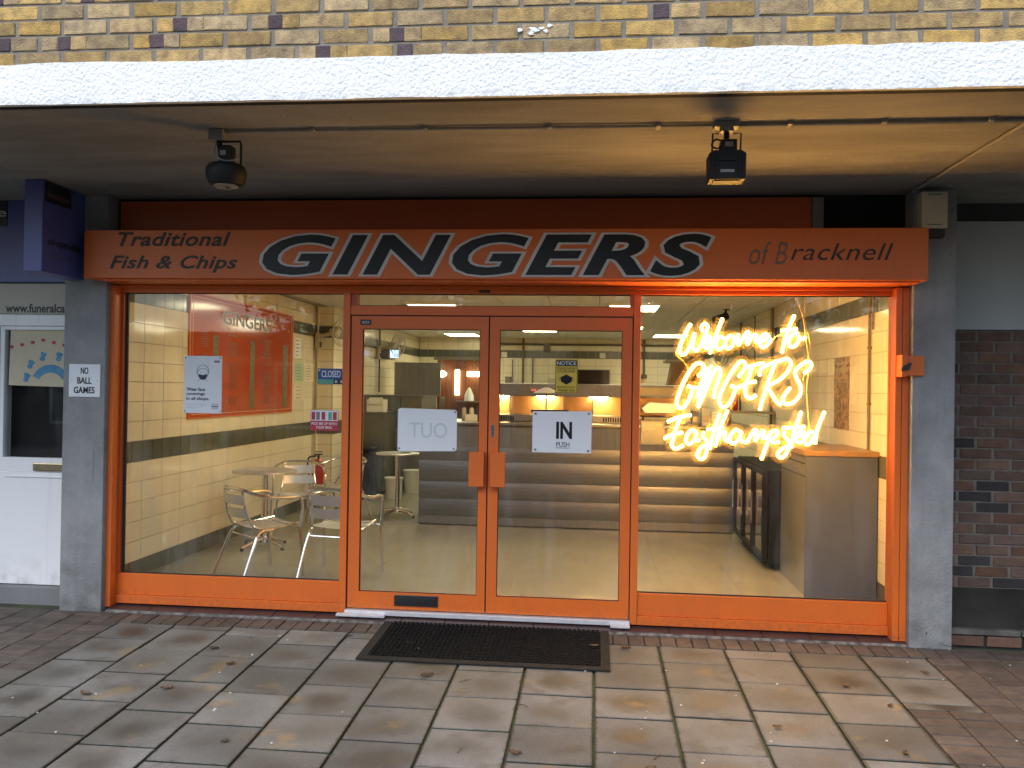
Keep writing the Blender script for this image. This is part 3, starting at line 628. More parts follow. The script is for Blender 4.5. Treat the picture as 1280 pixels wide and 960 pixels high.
# head rail
part('head_rail', B(-3.486, 1.984, -.02, .055, 2.255, 2.305), ORANGE, sf, bevel=.002)
part('head_trim', B(-3.486, 1.984, -.045, -.021, 2.285, 2.308), ORANGE, sf, bevel=.002)
# stall risers
for a, b in ((-3.486, -1.803), (.312, 1.984)):
    part('stall_riser', MB().box(a, b, -.012, .05, .03, .182), ORANGE, sf, bevel=.002)
    part('riser_foot', MB().box(a, b, -.030, .05, -.032, .029), ORANGE, sf, bevel=.002)
part('mullion', MB().box(-1.802, -1.752, -.035, .055, -.030, 2.255), ORANGE, sf, bevel=.002)
part('mullion', MB().box(.262, .311, -.035, .055, -.030, 2.255), ORANGE, sf, bevel=.002)
part('transom', B(-1.751, .261, -.03, .05, 2.100, 2.166), ORANGE, sf, bevel=.002)
part('transom_bead', B(-1.751, -1.706, -.02, .05, 2.167, 2.254), ORANGE_D, sf); part('transom_bead', B(.236, .261, -.02, .05, 2.167, 2.254), ORANGE_D, sf)
for a, b, z0, z1 in ((-3.452, -1.803, .183, 2.254), (.312, 1.984, .183, 2.254), (-1.705, .235, 2.167, 2.254)):
    part('pane', B(a, b, .030, .036, z0, z1), GLASS, sf)
    part('glazing_bead', B(a, b, .014, .029, z0, z0+.006), DARKSEAL, sf); part('glazing_bead', B(a, b, .014, .029, z1-.005, z1), DARKSEAL, sf)
def leaf(x0, x1, hx, g0, g1):
    d = part('door', MB().box(x0, g0, -.022, .028, .005, 2.092).box(g1, x1, -.022, .028, .005, 2.092).box(g0, g1, -.022, .028, .005, .122).box(g0, g1, -.022, .028, 2.002, 2.092), ORANGE, sf)
    part('pane', B(g0, g1, 0, .006, .123, 2.001), GLASS, d)
    part('gasket', MB().box(g0, g0+.005, -.012, -.001, .123, 2.001).box(g1-.005, g1, -.012, -.001, .123, 2.001).box(g0, g1, -.012, -.001, .1225, .127).box(g0, g1, -.012, -.001, 1.996, 2.0015), DARKSEAL, d)
    part('handle', MB().box(hx-.053, hx+.053, -.085, -.068, .898, 1.140).box(hx+(.028 if hx < -.74 else -.053), hx+(.053 if hx < -.74 else -.028), -.069, -.021, .898, 1.140), ORANGE, d, bevel=.003)
    return d
d1 = leaf(-1.742, -.752, -.817, -1.661, -.811)
d2 = leaf(-.742, .254, -.668, -.671, .186)
part('gasket', MB().box(-1.752, -1.742, -.015, .02, .0, 2.10).box(.254, .262, -.015, .02, .0, 2.10).box(-.752, -.742, -.012, .02, .005, 2.095).box(-1.742, .254, -.015, .02, 2.092, 2.10), DARKSEAL, sf)
o = part('letter_slot', MB().box(-1.399, -1.084, -.034, -.023, .032, .110), BLACK, d1, bevel=.004); part('flap', B(-1.382, -1.101, -.040, -.034, .048, .094), BLACK, o, bevel=.003)
o = part('lock', MB().tube([(-.712, -.022, 1.315), (-.712, -.030, 1.315)], .014, 14), ALU, d2, True); part('key_plate', B(-.724, -.700, -.027, -.0225, 1.245, 1.330), ALU, d2, bevel=.003)
lp = part('maker_plate', B(-1.678, -1.600, -.0255, -.0225, 2.028, 2.066), BLACK, d1); text('assa', (-1.665, -1.612, 2.038, 2.056), SILVERPRINT, lp, d=-.026)
lp = part('maker_plate', B(-.826, -.746, -.0235, -.0205, 2.262, 2.280), BLACK, sf)
MILL = pm('mill_aluminium', (.72, .73, .75), (.58, .58, .6), 25, rough=.5, metal=.5)
part('threshold', B(-1.752, .262, -.060, .05, -.036, -.004), MILL, sf, bevel=.003)
part('threshold_nosing', B(-1.80, -1.45, -.105, -.061, -.040, -.022), MILL, sf, bevel=.002); part('threshold_nosing', B(.13, .262, -.105, -.061, -.040, -.022), MILL, sf, bevel=.002)
# orange alarm/sensor box on the right post
sb = thing('key_safe', 'small orange box with a black catch fixed to the right post', 'key safe', (2.07, -.12, 1.70))
part('case', B(2.03, 2.136, -.185, -.101, 1.714, 1.842), ORANGE, sb, bevel=.004); part('cover', B(1.99, 2.029, -.20, -.101, 1.705, 1.85), ORANGE, sb, bevel=.005)
part('catch', MB().prism([(1.985, 1.742), (2.035, 1.752), (2.048, 1.80), (2.015, 1.785), (1.99, 1.77)], 'y', -.215, -.19), BLACK, sb)
# ------------------------------------------------------------------ fascia sign
fa = thing('shop_sign', 'wide orange box fascia reading GINGERS of Bracknell Traditional Fish and Chips', 'shop sign', (-.75, -.3, 2.31))
part('fascia_box', B(-3.607, 2.112, -.30, -.051, 2.322, 2.660), ORANGE, fa, bevel=.003)
part('underside_trim', MB().box(-3.50, 2.07, -.27, -.051, 2.309, 2.3215), ORANGE, fa, bevel=.002)
def letters(word, box, shear, bold, grow):
    # whole word laid out once, then split so that every raised letter is a part of its own
    base = tmesh(word, box, BLACKPRINT, d=-.3022, shear=shear, bold=bold, spacing=1.13, depth=.0025)
    out = tmesh(word, box, SILVERPRINT, d=-.3004, shear=shear, bold=bold, grow=grow, spacing=1.13, depth=.0018)
    p = worldloc(fa)
    def islands(me, nm):
        bm = bmesh.new(); bm.from_mesh(me); seen = set(); groups = []
        for v in bm.verts:
            if v.index in seen: continue
            st = [v]; g = set()
            while st:
                q = st.pop()
                if q.index in seen: continue
                seen.add(q.index); g.add(q.index); st += [e.other_vert(q) for e in q.link_edges]
            groups.append(g)
        groups.sort(key=lambda g: min(me.vertices[i].co.x for i in g))
        for g in groups:
            b2 = bm.copy(); b2.verts.ensure_lookup_table()
            bmesh.ops.delete(b2, geom=[v for v in b2.verts if v.index not in g], context='VERTS')
            bmesh.ops.translate(b2, verts=b2.verts, vec=-p); m2 = bpy.data.meshes.new(nm); b2.to_mesh(m2); b2.free(); m2.materials.append(me.materials[0]); link(nm, m2, fa)
        bm.free()
    islands(base, 'letter'); islands(out, 'letter_outline')
letters('GINGERS', (-2.300, .745, 2.347, 2.624), .28, .028, .036)
text('Traditional', (-3.353, -2.529, 2.546, 2.645), FADED, fa, d=-.3006, shear=.3, bold=.022, spacing=1.05)
text('Fish & Chips', (-3.413, -2.479, 2.361, 2.482), FADED, fa, d=-.3006, shear=.3, bold=.022, spacing=1.05)
text('of B', (.988, 1.235, 2.422, 2.572), FADED2, fa, d=-.3006, shear=.3, spacing=1.05)
text('racknell', (1.253, 1.895, 2.451, 2.560), FADED, fa, d=-.3006, shear=.3, spacing=1.05)
solo('backing_board', B(-3.488, 1.443, -.045, .0, 2.668, 2.918), ORANGE_D, 'long dark orange board above and behind the fascia sign', 'board')
ub = thing('vent_recess', 'black open recess with a pale frame above the right end of the fascia', 'recess', (1.8, .1, 2.6))
part('cavity', B(1.53, 2.07, .02, .05, 2.62, 2.925), HOLE, ub); part('stile', B(1.45, 1.525, -.04, .0, 2.668, 2.918), GREYPL, ub)
solo('lintel', B(-3.52, 2.07, .062, .30, 2.31, 2.94), DCONC, 'dark concrete lintel hidden above the shopfront windows', 'lintel')
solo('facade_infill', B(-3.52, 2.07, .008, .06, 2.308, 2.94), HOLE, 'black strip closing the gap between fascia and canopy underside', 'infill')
t = thing('junction_box', 'grey white junction box high on the right pillar above the fascia end', 'junction box', (2.165, -.2, 2.62))
part('box', B(2.085, 2.248, -.25, -.151, 2.668, 2.905), CREAMPL, t, bevel=.006); part('lower_box', B(2.10, 2.245, -.215, -.151, 2.615, 2.666), BLACK, t, bevel=.003)
for z in (2.69, 2.885): part('label_strip', B(2.12, 2.21, -.2515, -.2500, z-.004, z+.004), GREYPL, t)

# ------------------------------------------------------------------ soffit conduits + floodlights
def clipd_tube(name, pts, label, clips, r=.0085, two=False):
    t = thing(name, label, 'conduit', tuple(pts[0]))
    part('pipe', MB().tube(pts, r, 8), GREYPAINT, t, True)
    if two: part('cable', MB().tube([(p[0], p[1]+.026, p[2]+.002) for p in pts], r*.7, 8), GREYPAINT, t, True)
    for c in clips: part('clip', B(c[0]-.012, c[0]+.012, c[1]-.02, c[1]+.045, 2.925, 2.944), GREYPAINT, t, bevel=.002)
clipd_tube('conduit', [(-2.0, -1.60, 2.934), (-1.2, -1.605, 2.934), (-.45, -1.60, 2.933), (.2, -1.592, 2.933), (.62, -1.585, 2.934)], 'thin grey conduit along the canopy underside between the two floodlights', [(-1.5, -1.61), (-.9, -1.61), (-.25, -1.605), (.3, -1.60)])
clipd_tube('conduit', [(.66, -1.585, 2.932), (1.2, -1.595, 2.932), (1.7, -1.60, 2.932), (3.6, -1.61, 2.932)], 'thicker double conduit running right from the right floodlight', [(.95, -1.60), (1.4, -1.61), (1.9, -1.61)], .010, True)
clipd_tube('conduit', [(2.085, -1.60, 2.932), (2.075, -.9, 2.932), (2.07, -.14, 2.932)], 'single conduit running back along the canopy underside to the right pillar', [(2.08, -.95), (2.07, -.45)], .010)
FLB = pm('floodlight_black', (.006, .006, .006), (.010, .010, .010), 25, rough=.6, spec=.25)
# left floodlight: rounded body
t = thing('floodlight', 'black rounded floodlight hanging from the canopy at left', 'floodlight', (-1.97, -1.6, 2.944), 'floodlights under the canopy')
part('mounting_box', B(-2.065, -1.985, -1.635, -1.56, 2.885, 2.944), GREYPL, t, bevel=.006)
part('stem', MB().tube([(-2.02, -1.6, 2.90), (-2.01, -1.6, 2.84), (-2.0, -1.6, 2.77)], .015, 10), FLB, t, True)
part('bracket', MB().tube([(-2.0, -1.6, 2.882), (-1.90, -1.6, 2.882), (-1.895, -1.6, 2.86), (-1.895, -1.6, 2.76)], .006, 6), FLB, t, True)
part('gear_box', B(-2.0, -1.935, -1.64, -1.57, 2.775, 2.855), FLB, t, bevel=.008); part('label_plate', B(-1.993, -1.962, -1.6425, -1.6405, 2.80, 2.825), GREYPL, t)
prof = [(.06, 2.765), (.088, 2.755), (.103, 2.735), (.106, 2.705), (.098, 2.675), (.086, 2.65), (.066, 2.645)]
part('lamp_body', MB().lathe([(r, z) for r, z in prof[::-1]], (-1.975, -1.6), 28), FLB, t, True)
part('lens', MB().cyl((-1.975, -1.6), .064, 2.640, 2.646, 24), GREYPL, t)
part('cable', MB().tube(spline([(-2.02, -1.63, 2.86), (-2.015, -1.655, 2.81), (-1.97, -1.68, 2.765), (-1.915, -1.66, 2.765), (-1.898, -1.62, 2.79)]), .004, 6), GREYPL, t, True)
part('latch', MB().tube([(-1.975, -1.6, 2.645), (-1.965, -1.62, 2.63), (-1.945, -1.62, 2.632)], .003, 6), FLB, t)
# right floodlight: square body
t = thing('floodlight', 'black square floodlight hanging from the canopy at right', 'floodlight', (.64, -1.6, 2.944), 'floodlights under the canopy')
part('mounting_box', MB().box(.575, .70, -1.635, -1.565, 2.915, 2.944).cyl((.64, -1.6), .035, 2.895, 2.915, 14), GREYPL, t, bevel=.003)
part('gland', MB().cyl((.64, -1.6), .014, 2.86, 2.893, 12), FLB, t, True)
part('bracket', MB().tube([(.60, -1.6, 2.888), (.572, -1.6, 2.888), (.570, -1.6, 2.80), (.575, -1.6, 2.76)], .0045, 6), FLB, t, True); part('bracket', MB().tube([(.675, -1.6, 2.888), (.712, -1.6, 2.888), (.710, -1.6, 2.80), (.70, -1.6, 2.77)], .0045, 6), FLB, t, True)
part('gear_box', B(.607, .685, -1.655, -1.575, 2.765, 2.845), FLB, t, bevel=.004); part('label_plate', B(.625, .665, -1.6575, -1.6555, 2.808, 2.832), PIPE, t)
part('lamp_body', MB().prism([(.548, 2.775), (.552, 2.645), (.728, 2.645), (.730, 2.775), (.705, 2.79), (.575, 2.79)], 'y', -1.66, -1.54), FLB, t, bevel=.005)
part('cooling_fin', MB().box(.562, .569, -1.668, -1.655, 2.655, 2.775).box(.583, .589, -1.668, -1.655, 2.66, 2.775).box(.69, .696, -1.668, -1.655, 2.66, 2.775).box(.712, .718, -1.668, -1.655, 2.655, 2.775).box(.60, .68, -1.668, -1.66, 2.735, 2.741), FLB, t)
part('rating_plate', B(.604, .672, -1.6635, -1.6605, 2.678, 2.692), GREYPL, t)
part('lens', MB().box(.575, .705, -1.64, -1.56, 2.640, 2.6449), FLB, t)
part('cable', MB().tube(spline([(.64, -1.6, 2.865), (.625, -1.63, 2.84), (.58, -1.645, 2.845), (.562, -1.645, 2.815), (.59, -1.645, 2.80), (.61, -1.64, 2.815)]), .005, 6), FLB, t, True)

# ================================================================== NEON SIGN
NEON = [
    [(0.665,2.063),(0.644,2.027),(0.615,1.965),(0.59,1.895),(0.59,1.859),(0.612,1.846),(0.638,1.864),(0.667,1.922),(0.694,2.001)],
    [(0.694,1.999),(0.684,1.94),(0.681,1.896),(0.703,1.874),(0.728,1.9),(0.753,1.958),(0.774,2.011),(0.782,2.046),(0.76,2.066),(0.739,2.041),(0.75,2.015),(0.776,2.009)],
    [(0.758,1.923),(0.792,1.941),(0.803,1.967),(0.783,1.98),(0.762,1.949),(0.758,1.91),(0.78,1.892),(0.81,1.919)],
    [(0.883,2.104),(0.864,2.051),(0.835,1.972),(0.814,1.906),(0.802,1.857)],
    [(0.893,1.964),(0.865,1.976),(0.844,1.941),(0.842,1.906),(0.862,1.887),(0.888,1.902),(0.906,1.933)],
    [(0.96,1.973),(0.934,1.981),(0.908,1.951),(0.907,1.911),(0.926,1.892),(0.952,1.912),(0.966,1.947),(0.96,1.973),(0.981,1.967)],
    [(0.994,1.995),(0.991,1.96),(0.998,1.919),(1.021,1.96),(1.054,2.009),(1.065,1.991),(1.05,1.961),(1.06,1.926),(1.08,1.97),(1.106,1.992),(1.119,1.979),(1.115,1.944),(1.136,1.946)],
    [(1.14,1.944),(1.178,1.958),(1.195,1.984),(1.174,1.997),(1.144,1.962),(1.141,1.927),(1.162,1.905),(1.192,1.923),(1.221,1.962)],
    [(1.373,2.129),(1.351,2.077),(1.322,1.998),(1.302,1.92),(1.292,1.867)],
    [(1.284,2.02),(1.339,2.027),(1.392,2.034)],
    [(1.403,1.999),(1.373,2.003),(1.34,1.964),(1.34,1.924),(1.366,1.909),(1.395,1.934),(1.407,1.969),(1.394,1.995),(1.42,1.964),(1.454,1.978)],
    [(0.72,1.695),(0.744,1.721),(0.76,1.761),(0.738,1.787),(0.7,1.778),(0.653,1.716),(0.607,1.618),(0.578,1.53),(0.578,1.486),(0.609,1.469),(0.639,1.496),(0.668,1.549),(0.685,1.606)],
    [(0.65,1.628),(0.676,1.617),(0.715,1.616)],
    [(0.784,1.753),(0.761,1.691),(0.732,1.611),(0.714,1.541)],
    [(0.812,1.771),(0.783,1.682),(0.746,1.568),(0.723,1.479),(0.763,1.568),(0.805,1.674),(0.842,1.745),(0.864,1.754),(0.875,1.723),(0.861,1.67),(0.84,1.604),(0.832,1.543)],
    [(0.999,1.694),(1.028,1.734),(1.045,1.774),(1.027,1.804),(0.993,1.786),(0.938,1.702),(0.897,1.623),(0.868,1.543),(0.881,1.491),(0.907,1.483),(0.945,1.518),(0.97,1.58),(0.978,1.617)],
    [(0.948,1.634),(0.982,1.62),(1.008,1.624),(1.055,1.651),(1.119,1.665)],
    [(1.058,1.761),(1.117,1.783),(1.172,1.793)],
    [(1.092,1.765),(1.067,1.695),(1.047,1.625),(1.052,1.568),(1.082,1.547),(1.12,1.569)],
    [(1.257,1.816),(1.228,1.741),(1.191,1.627),(1.163,1.531),(1.147,1.465)],
    [(1.144,1.705),(1.147,1.744),(1.202,1.784),(1.278,1.811),(1.329,1.825),(1.353,1.795),(1.334,1.738),(1.28,1.681),(1.204,1.632),(1.222,1.588),(1.256,1.532),(1.291,1.503)],
    [(1.444,1.727),(1.478,1.753),(1.492,1.788),(1.468,1.809),(1.422,1.783),(1.385,1.739),(1.394,1.691),(1.42,1.639),(1.421,1.587),(1.392,1.539),(1.35,1.512),(1.31,1.518),(1.303,1.551),(1.328,1.595),(1.353,1.625)],
    [(0.514,1.371),(0.59,1.406),(0.676,1.422)],
    [(0.6,1.397),(0.572,1.324),(0.554,1.255),(0.545,1.207),(0.574,1.183),(0.626,1.209)],
    [(0.492,1.254),(0.554,1.284),(0.62,1.298)],
    [(0.715,1.302),(0.682,1.316),(0.649,1.277),(0.645,1.233),(0.669,1.219),(0.702,1.249),(0.718,1.298),(0.709,1.249),(0.74,1.245)],
    [(0.768,1.308),(0.759,1.274),(0.788,1.241),(0.788,1.183),(0.775,1.13),(0.747,1.115),(0.722,1.143),(0.741,1.187),(0.778,1.212),(0.816,1.218)],
    [(0.875,1.436),(0.847,1.358),(0.825,1.271),(0.807,1.184)],
    [(0.926,1.461),(0.89,1.369),(0.863,1.281),(0.845,1.204)],
    [(0.849,1.233),(0.891,1.301),(0.914,1.302),(0.91,1.263),(0.934,1.239)],
    [(0.786,1.321),(0.848,1.329),(0.9,1.34)],
    [(1.013,1.313),(0.98,1.322),(0.948,1.283),(0.948,1.24),(0.977,1.231),(1.009,1.265),(1.023,1.309),(1.015,1.265),(1.029,1.246)],
    [(1.029,1.246),(1.062,1.242),(1.09,1.291),(1.113,1.325),(1.127,1.316),(1.118,1.253),(1.146,1.292),(1.169,1.321),(1.178,1.307),(1.169,1.273),(1.193,1.274)],
    [(1.225,1.318),(1.203,1.241),(1.18,1.173),(1.162,1.12)],
    [(1.202,1.279),(1.234,1.318),(1.267,1.323),(1.267,1.295),(1.235,1.26),(1.245,1.241),(1.282,1.247)],
    [(1.318,1.32),(1.314,1.291),(1.342,1.258),(1.348,1.215),(1.325,1.157),(1.297,1.137),(1.274,1.156),(1.292,1.19),(1.334,1.215),(1.371,1.225)],
    [(1.428,1.46),(1.401,1.379),(1.379,1.307),(1.362,1.206)],
    [(1.304,1.343),(1.378,1.349),(1.453,1.356)],
    [(1.402,1.283),(1.435,1.293),(1.448,1.317),(1.425,1.327),(1.398,1.288),(1.403,1.25),(1.435,1.25),(1.463,1.289)],
    [(1.509,1.323),(1.481,1.313),(1.458,1.265),(1.468,1.232),(1.496,1.247),(1.523,1.305)],
    [(1.585,1.463),(1.554,1.386),(1.532,1.314),(1.524,1.238)],
]

ns = thing('neon_sign', 'lit yellow neon script reading Welcome to GINGERS Easthampstead inside the right window', 'neon sign', (1.1, .1, 1.3))
for i, st in enumerate(NEON):
    pts = spline([(x, .1, z) for x, z in st], 6)
    c = part('neon_tube', MB().tube(pts, .0076, 8), NEONC, ns, True)
    part('halo_sleeve', MB().tube(pts, .0155, 8), NEONS, c, True)  # glowing shell added round the tube to imitate its halo
    # contour-cut acrylic strip behind each stroke, widened and amber tinted to imitate the halo
    y0 = .1245+i*.0007; vs = []; n = len(pts); hw = .044
    for k, p in enumerate(pts):
        a = pts[max(0, k-1)]; b = pts[min(n-1, k+1)]; d = (b-a); d.normalize(); q = Vector((-d.z, 0, d.x))
        vs += [(p.x+q.x*hw, y0, p.z+q.z*hw), (p.x-q.x*hw, y0, p.z-q.z*hw)]
    part('acrylic_backing', MB().add(vs, [(2*k, 2*k+1, 2*k+3, 2*k+2) for k in range(n-1)]), ACRYL, c)
WIRE = pm('amber_clear_cable', (.75, .5, .15), rough=.3)
part('cable', MB().tube(spline([(1.382, .115, 2.25), (1.433, .115, 2.124), (1.457, .115, 1.958), (1.48, .115, 1.791), (1.467, .115, 1.60), (1.493, .115, 1.275)]), .0028, 6), WIRE, ns, True)
part('cable', MB().tube(spline([(1.45, .118, 2.25), (1.448, .118, 2.10), (1.485, .118, 1.93), (1.47, .118, 1.80), (1.44, .118, 1.68)]), .0024, 6), WIRE, ns, True)
part('cable', MB().tube(spline([(.662, .115, 2.068), (.592, .115, 1.921), (.565, .115, 1.853), (.621, .115, 1.797), (.65, .115, 1.741), (.623, .115, 1.668)]), .0024, 6), WIRE, ns, True)
part('cable', MB().tube(spline([(1.22, .118, 1.935), (1.26, .118, 1.985), (1.30, .118, 2.0)]), .003, 6), WIRE, ns, True)
for x in (1.38, 1.45, .95): part('hanging_wire', MB().tube([(x, .12, 2.16), (x+.005, .12, 2.45), (x, .14, 2.65)], .0012, 4), ALU, ns)

# ================================================================== WINDOW POSTERS (on the inside of the glass)
def poster(name, label, x0, x1, z0, z1, mat, y=.0265, tilt=0, cat='poster', T=.002):
    t = thing(name, label, cat, ((x0+x1)/2, y, z0)); part('sheet', B(x0, x1, y-T, y, z0, z1), mat, t); return t, y-T-.0003
# face covering poster (on the outside face of the left pane)
t, y = poster('face_covering_poster', 'white poster with a masked head saying Wear face coverings in all shops', -3.018, -2.727, 1.372, 1.793, PAPER)
text('Wear face', (-2.995, -2.852, 1.535, 1.560), NAVY, t, d=y, bold=.02); text('coverings', (-2.995, -2.855, 1.498, 1.524), NAVY, t, d=y, bold=.02); text('in all shops.', (-2.995, -2.82, 1.462, 1.490), NAVY, t, d=y, bold=.02)
for k in range(3): part('small_print', B(-2.995, -2.85+.012*(k == 1)-.05*(k == 2), y-.001, y, 1.437-.014*k, 1.441-.014*k), GREYPRINT, t)
hd = [(-2.872+.046*cos(a)*(1 if sin(a) > -.2 else .9), 1.675+.052*sin(a)) for a in [2*pi*k/28 for k in range(28)]]
part('head_outline', MB().tube([(p[0], y, p[1]) for p in hd], .0018, 4, True), NAVY, t)
part('hair_outline', MB().tube(spline([(-2.915, y, 1.672), (-2.90, y, 1.695), (-2.872, y, 1.70), (-2.845, y, 1.695), (-2.829, y, 1.672)]), .0016, 4), NAVY, t)
part('mask_print', MB().prism([(-2.906, 1.660), (-2.872, 1.652), (-2.838, 1.660), (-2.846, 1.628), (-2.858, 1.618), (-2.886, 1.618), (-2.898, 1.628)], 'y', y-.0016, y), NAVY, t)
part('eye_print', MB().box(-2.892, -2.888, y-.0008, y, 1.668, 1.672).box(-2.857, -2.853, y-.0008, y, 1.668, 1.672), NAVY, t)
part('shoulder_line', MB().tube([(-2.908, y, 1.606), (-2.893, y, 1.617)], .0015, 4).tube([(-2.836, y, 1.606), (-2.851, y, 1.617)], .0015, 4), NAVY, t)
part('crest_print', MB().box(-2.787, -2.745, y-.0008, y, 1.745, 1.760), GREYPL, t); part('stamp_print', MB().box(-2.802, -2.75, y-.0008, y, 1.436, 1.440).box(-2.802, -2.75, y-.0008, y, 1.404, 1.408).box(-2.802, -2.75, y-.0008, y, 1.416, 1.428), GREYPL, t)
for px, pz in ((-3.006, 1.780), (-2.739, 1.780), (-3.006, 1.386), (-2.739, 1.386)): part('fixing_dot', MB().tube([(px, y, pz), (px, y-.002, pz)], .005, 8), NAVY, t)
# closed sign
t, y = poster('closed_sign', 'small blue and green sign reading CLOSED hung in the left window', -2.003, -1.803+.0, 1.600, 1.713, BLUEP, cat='sign')
text('CLOSED', (-1.974, -1.832, 1.650, 1.698), PAPER, t, d=y, bold=.01); part('green_strip', B(-1.999, -1.885, y-.001, y, 1.603, 1.634), GREENP, t); part('black_strip', B(-1.884, -1.806, y-.001, y, 1.603, 1.634), BLACK, t)
for x in (-1.865, -1.825): part('badge_print', MB().tube([(x, y-.001, 1.619), (x, y-.002, 1.619)], .010, 10), SILVERPRINT, t)
for x in (-1.99, -1.816): part('suction_cup', MB().tube([(x, y, 1.701), (x, y-.003, 1.701)], .006, 10), PAPER, t)
# pick me up
t, y = poster('meal_poster', 'red poster with drink pictures reading PICK ME UP WITH YOUR MEAL', -2.053, -1.845, 1.262, 1.412, REDP)
part('picture_strip', B(-2.050, -1.848, y-.001, y, 1.334, 1.409), PAPER, t)
for k, (xx, mm) in enumerate(((-2.030, REDP), (-1.995, GREYPL), (-1.955, REDP), (-1.905, GREENP), (-1.870, REDP))):
    part('can_print', MB().box(xx-.014, xx+.014, y-.0018, y-.001, 1.340, 1.398), mm, t)
text('PICK ME UP WITH', (-2.043, -1.856, 1.303, 1.322), PAPER, t, d=y, bold=.01); text('YOUR MEAL', (-2.012, -1.887, 1.276, 1.295), PAPER, t, d=y, bold=.01)
# OUT and IN signs on the doors
t = thing('paper_sign', 'white paper on the left door showing OUT backwards through the sheet', 'paper sign', (-1.18, -.003, 1.13)); part('sheet', MB().prism([(-1.398, 1.140), (-1.385, 1.128), (-.985, 1.138), (-.971, 1.150), (-.972, 1.420), (-.985, 1.430), (-1.385, 1.437), (-1.398, 1.425)], 'y', -.005, -.0022), PAPER, t)
text('OUT', (-1.314, -1.040, 1.228, 1.337), GREYPRINT, t, d=-.0053, mirror=True)
for px, pz in ((-1.385, 1.150), (-.99, 1.152), (-.985, 1.415)): part('fixing_dot', MB().tube([(px, -.005, pz), (px, -.008, pz)], .006, 8), BLACK, t)
t = thing('paper_sign', 'white laminated paper sign reading IN PUSH on the right door', 'paper sign', (-.22, -.003, 1.14)); part('sheet', MB().prism([(-.433, 1.144), (-.020, 1.143), (-.018, 1.437), (-.433, 1.431)], 'y', -.005, -.0022), PAPER, t)
text('IN', (-.266, -.155, 1.241, 1.361), BLACKPRINT, t, d=-.0053, bold=.035); text('PUSH', (-.264, -.172, 1.186, 1.219), BLACKPRINT, t, d=-.0053); part('underline', B(-.264, -.172, -.0065, -.005, 1.176, 1.179), BLACKPRINT, t)
for px, pz in ((-.412, 1.414), (-.040, 1.420), (-.412, 1.162), (-.040, 1.160)): part('fixing_dot', MB().tube([(px, -.005, pz), (px, -.008, pz)], .009, 8), GREYPL, t)
t = thing('notice_sign', 'yellow notice with a black face mask and NOTICE heading on the right door', 'notice', (-.2, -.003, 1.56)); part('sheet', B(-.278, -.122, -.005, -.0022, 1.561, 1.799), YELLOW, t)
part('frame_print', MB().box(-.2765, -.274, -.0059, -.005, 1.562, 1.798).box(-.126, -.1235, -.0059, -.005, 1.562, 1.798), BLACKPRINT, t); part('header', B(-.272, -.128, -.0062, -.005, 1.752, 1.793), BLACKPRINT, t); text('NOTICE', (-.266, -.134, 1.759, 1.785), PAPER, t, d=-.0064, bold=.01)
text('PLEASE WEAR', (-.262, -.138, 1.727, 1.743), BLACKPRINT, t, d=-.0053); text('A FACE MASK', (-.262, -.138, 1.706, 1.722), BLACKPRINT, t, d=-.0053)
part('mask_print', MB().prism([(-.243, 1.672), (-.222, 1.682), (-.200, 1.694), (-.178, 1.682), (-.157, 1.672), (-.163, 1.642), (-.200, 1.622), (-.237, 1.642)], 'y', -.0065, -.005), BLACKPRINT, t)
part('mask_loop', MB().tube([(-.243+.0-.010*sin(a), -.0055, 1.660+.012*cos(a)) for a in [pi*k/6 for k in range(7)]], .0014, 4).tube([(-.157+.010*sin(a), -.0055, 1.660+.012*cos(a)) for a in [pi*k/6 for k in range(7)]], .0014, 4), BLACKPRINT, t)
part('border', MB().box(-.275, -.273, -.0058, -.005, 1.564, 1.75).box(-.127, -.125, -.0058, -.005, 1.564, 1.75).box(-.275, -.125, -.0058, -.005, 1.564, 1.567), BLACKPRINT, t)
text('BEFORE ENTRY', (-.262, -.138, 1.598, 1.611), BLACKPRINT, t, d=-.0053); text('THANK YOU', (-.258, -.142, 1.573, 1.590), BLACKPRINT, t, d=-.0053, bold=.01)

# ================================================================== MENU BOARD + PAPERS ON LEFT WALL
mb_ = thing('menu_board', 'large glossy orange menu board headed GINGERS on the left wall', 'menu board', (-3.69, 2.7, 1.27))
XB = -3.690
part('panel', B(-3.703, XB, 1.455, 4.05, 1.277, 2.425), MENU, mb_, bevel=.002)
part('frame', MB().box(-3.703, XB+.004, 1.435, 1.455, 1.262, 2.44).box(-3.703, XB+.004, 4.05, 4.066, 1.262, 2.44).box(-3.703, XB+.004, 1.456, 4.049, 1.262, 1.276).box(-3.703, XB+.004, 1.456, 4.049, 2.426, 2.44), ORANGE, mb_)
part('pinstripe', MB().box(XB, XB+.001, 1.50, 1.506, 1.30, 2.40).box(XB, XB+.001, 4.01, 4.016, 1.30, 2.40).box(XB, XB+.001, 1.507, 4.009, 1.30, 1.306).box(XB, XB+.001, 1.507, 4.009, 2.394, 2.40), pm('peach_line', (.75, .38, .22), rough=.4), mb_)
text('GINGERS', (2.13, 3.34, 2.19, 2.325), SILVERPRINT, mb_, plane='left', d=XB+.0004, grow=.03, depth=.0008, name='title'); text('GINGERS', (2.13, 3.34, 2.19, 2.325), BLACKPRINT, mb_, plane='left', d=XB+.0012, grow=.0, depth=.0010, name='title')
MPRINT = pm('menu_print', (.16, .035, .012), rough=.3)
for c, (ya, yb) in enumerate(((1.62, 1.86), (2.22, 2.52), (2.30, 2.30), (3.10, 3.42))):
    if yb-ya < .1: continue
    m = MB(); z = 2.08
    while z > 1.36:
        L = random.uniform(.35, 1)*(yb-ya); 
        if random.random() < .12: z -= .05; continue
        m.box(XB, XB+.0008, (ya+yb)/2-L/2, (ya+yb)/2+L/2, z, z+.010); z -= .023
    part('menu_text', m, MPRINT, mb_)
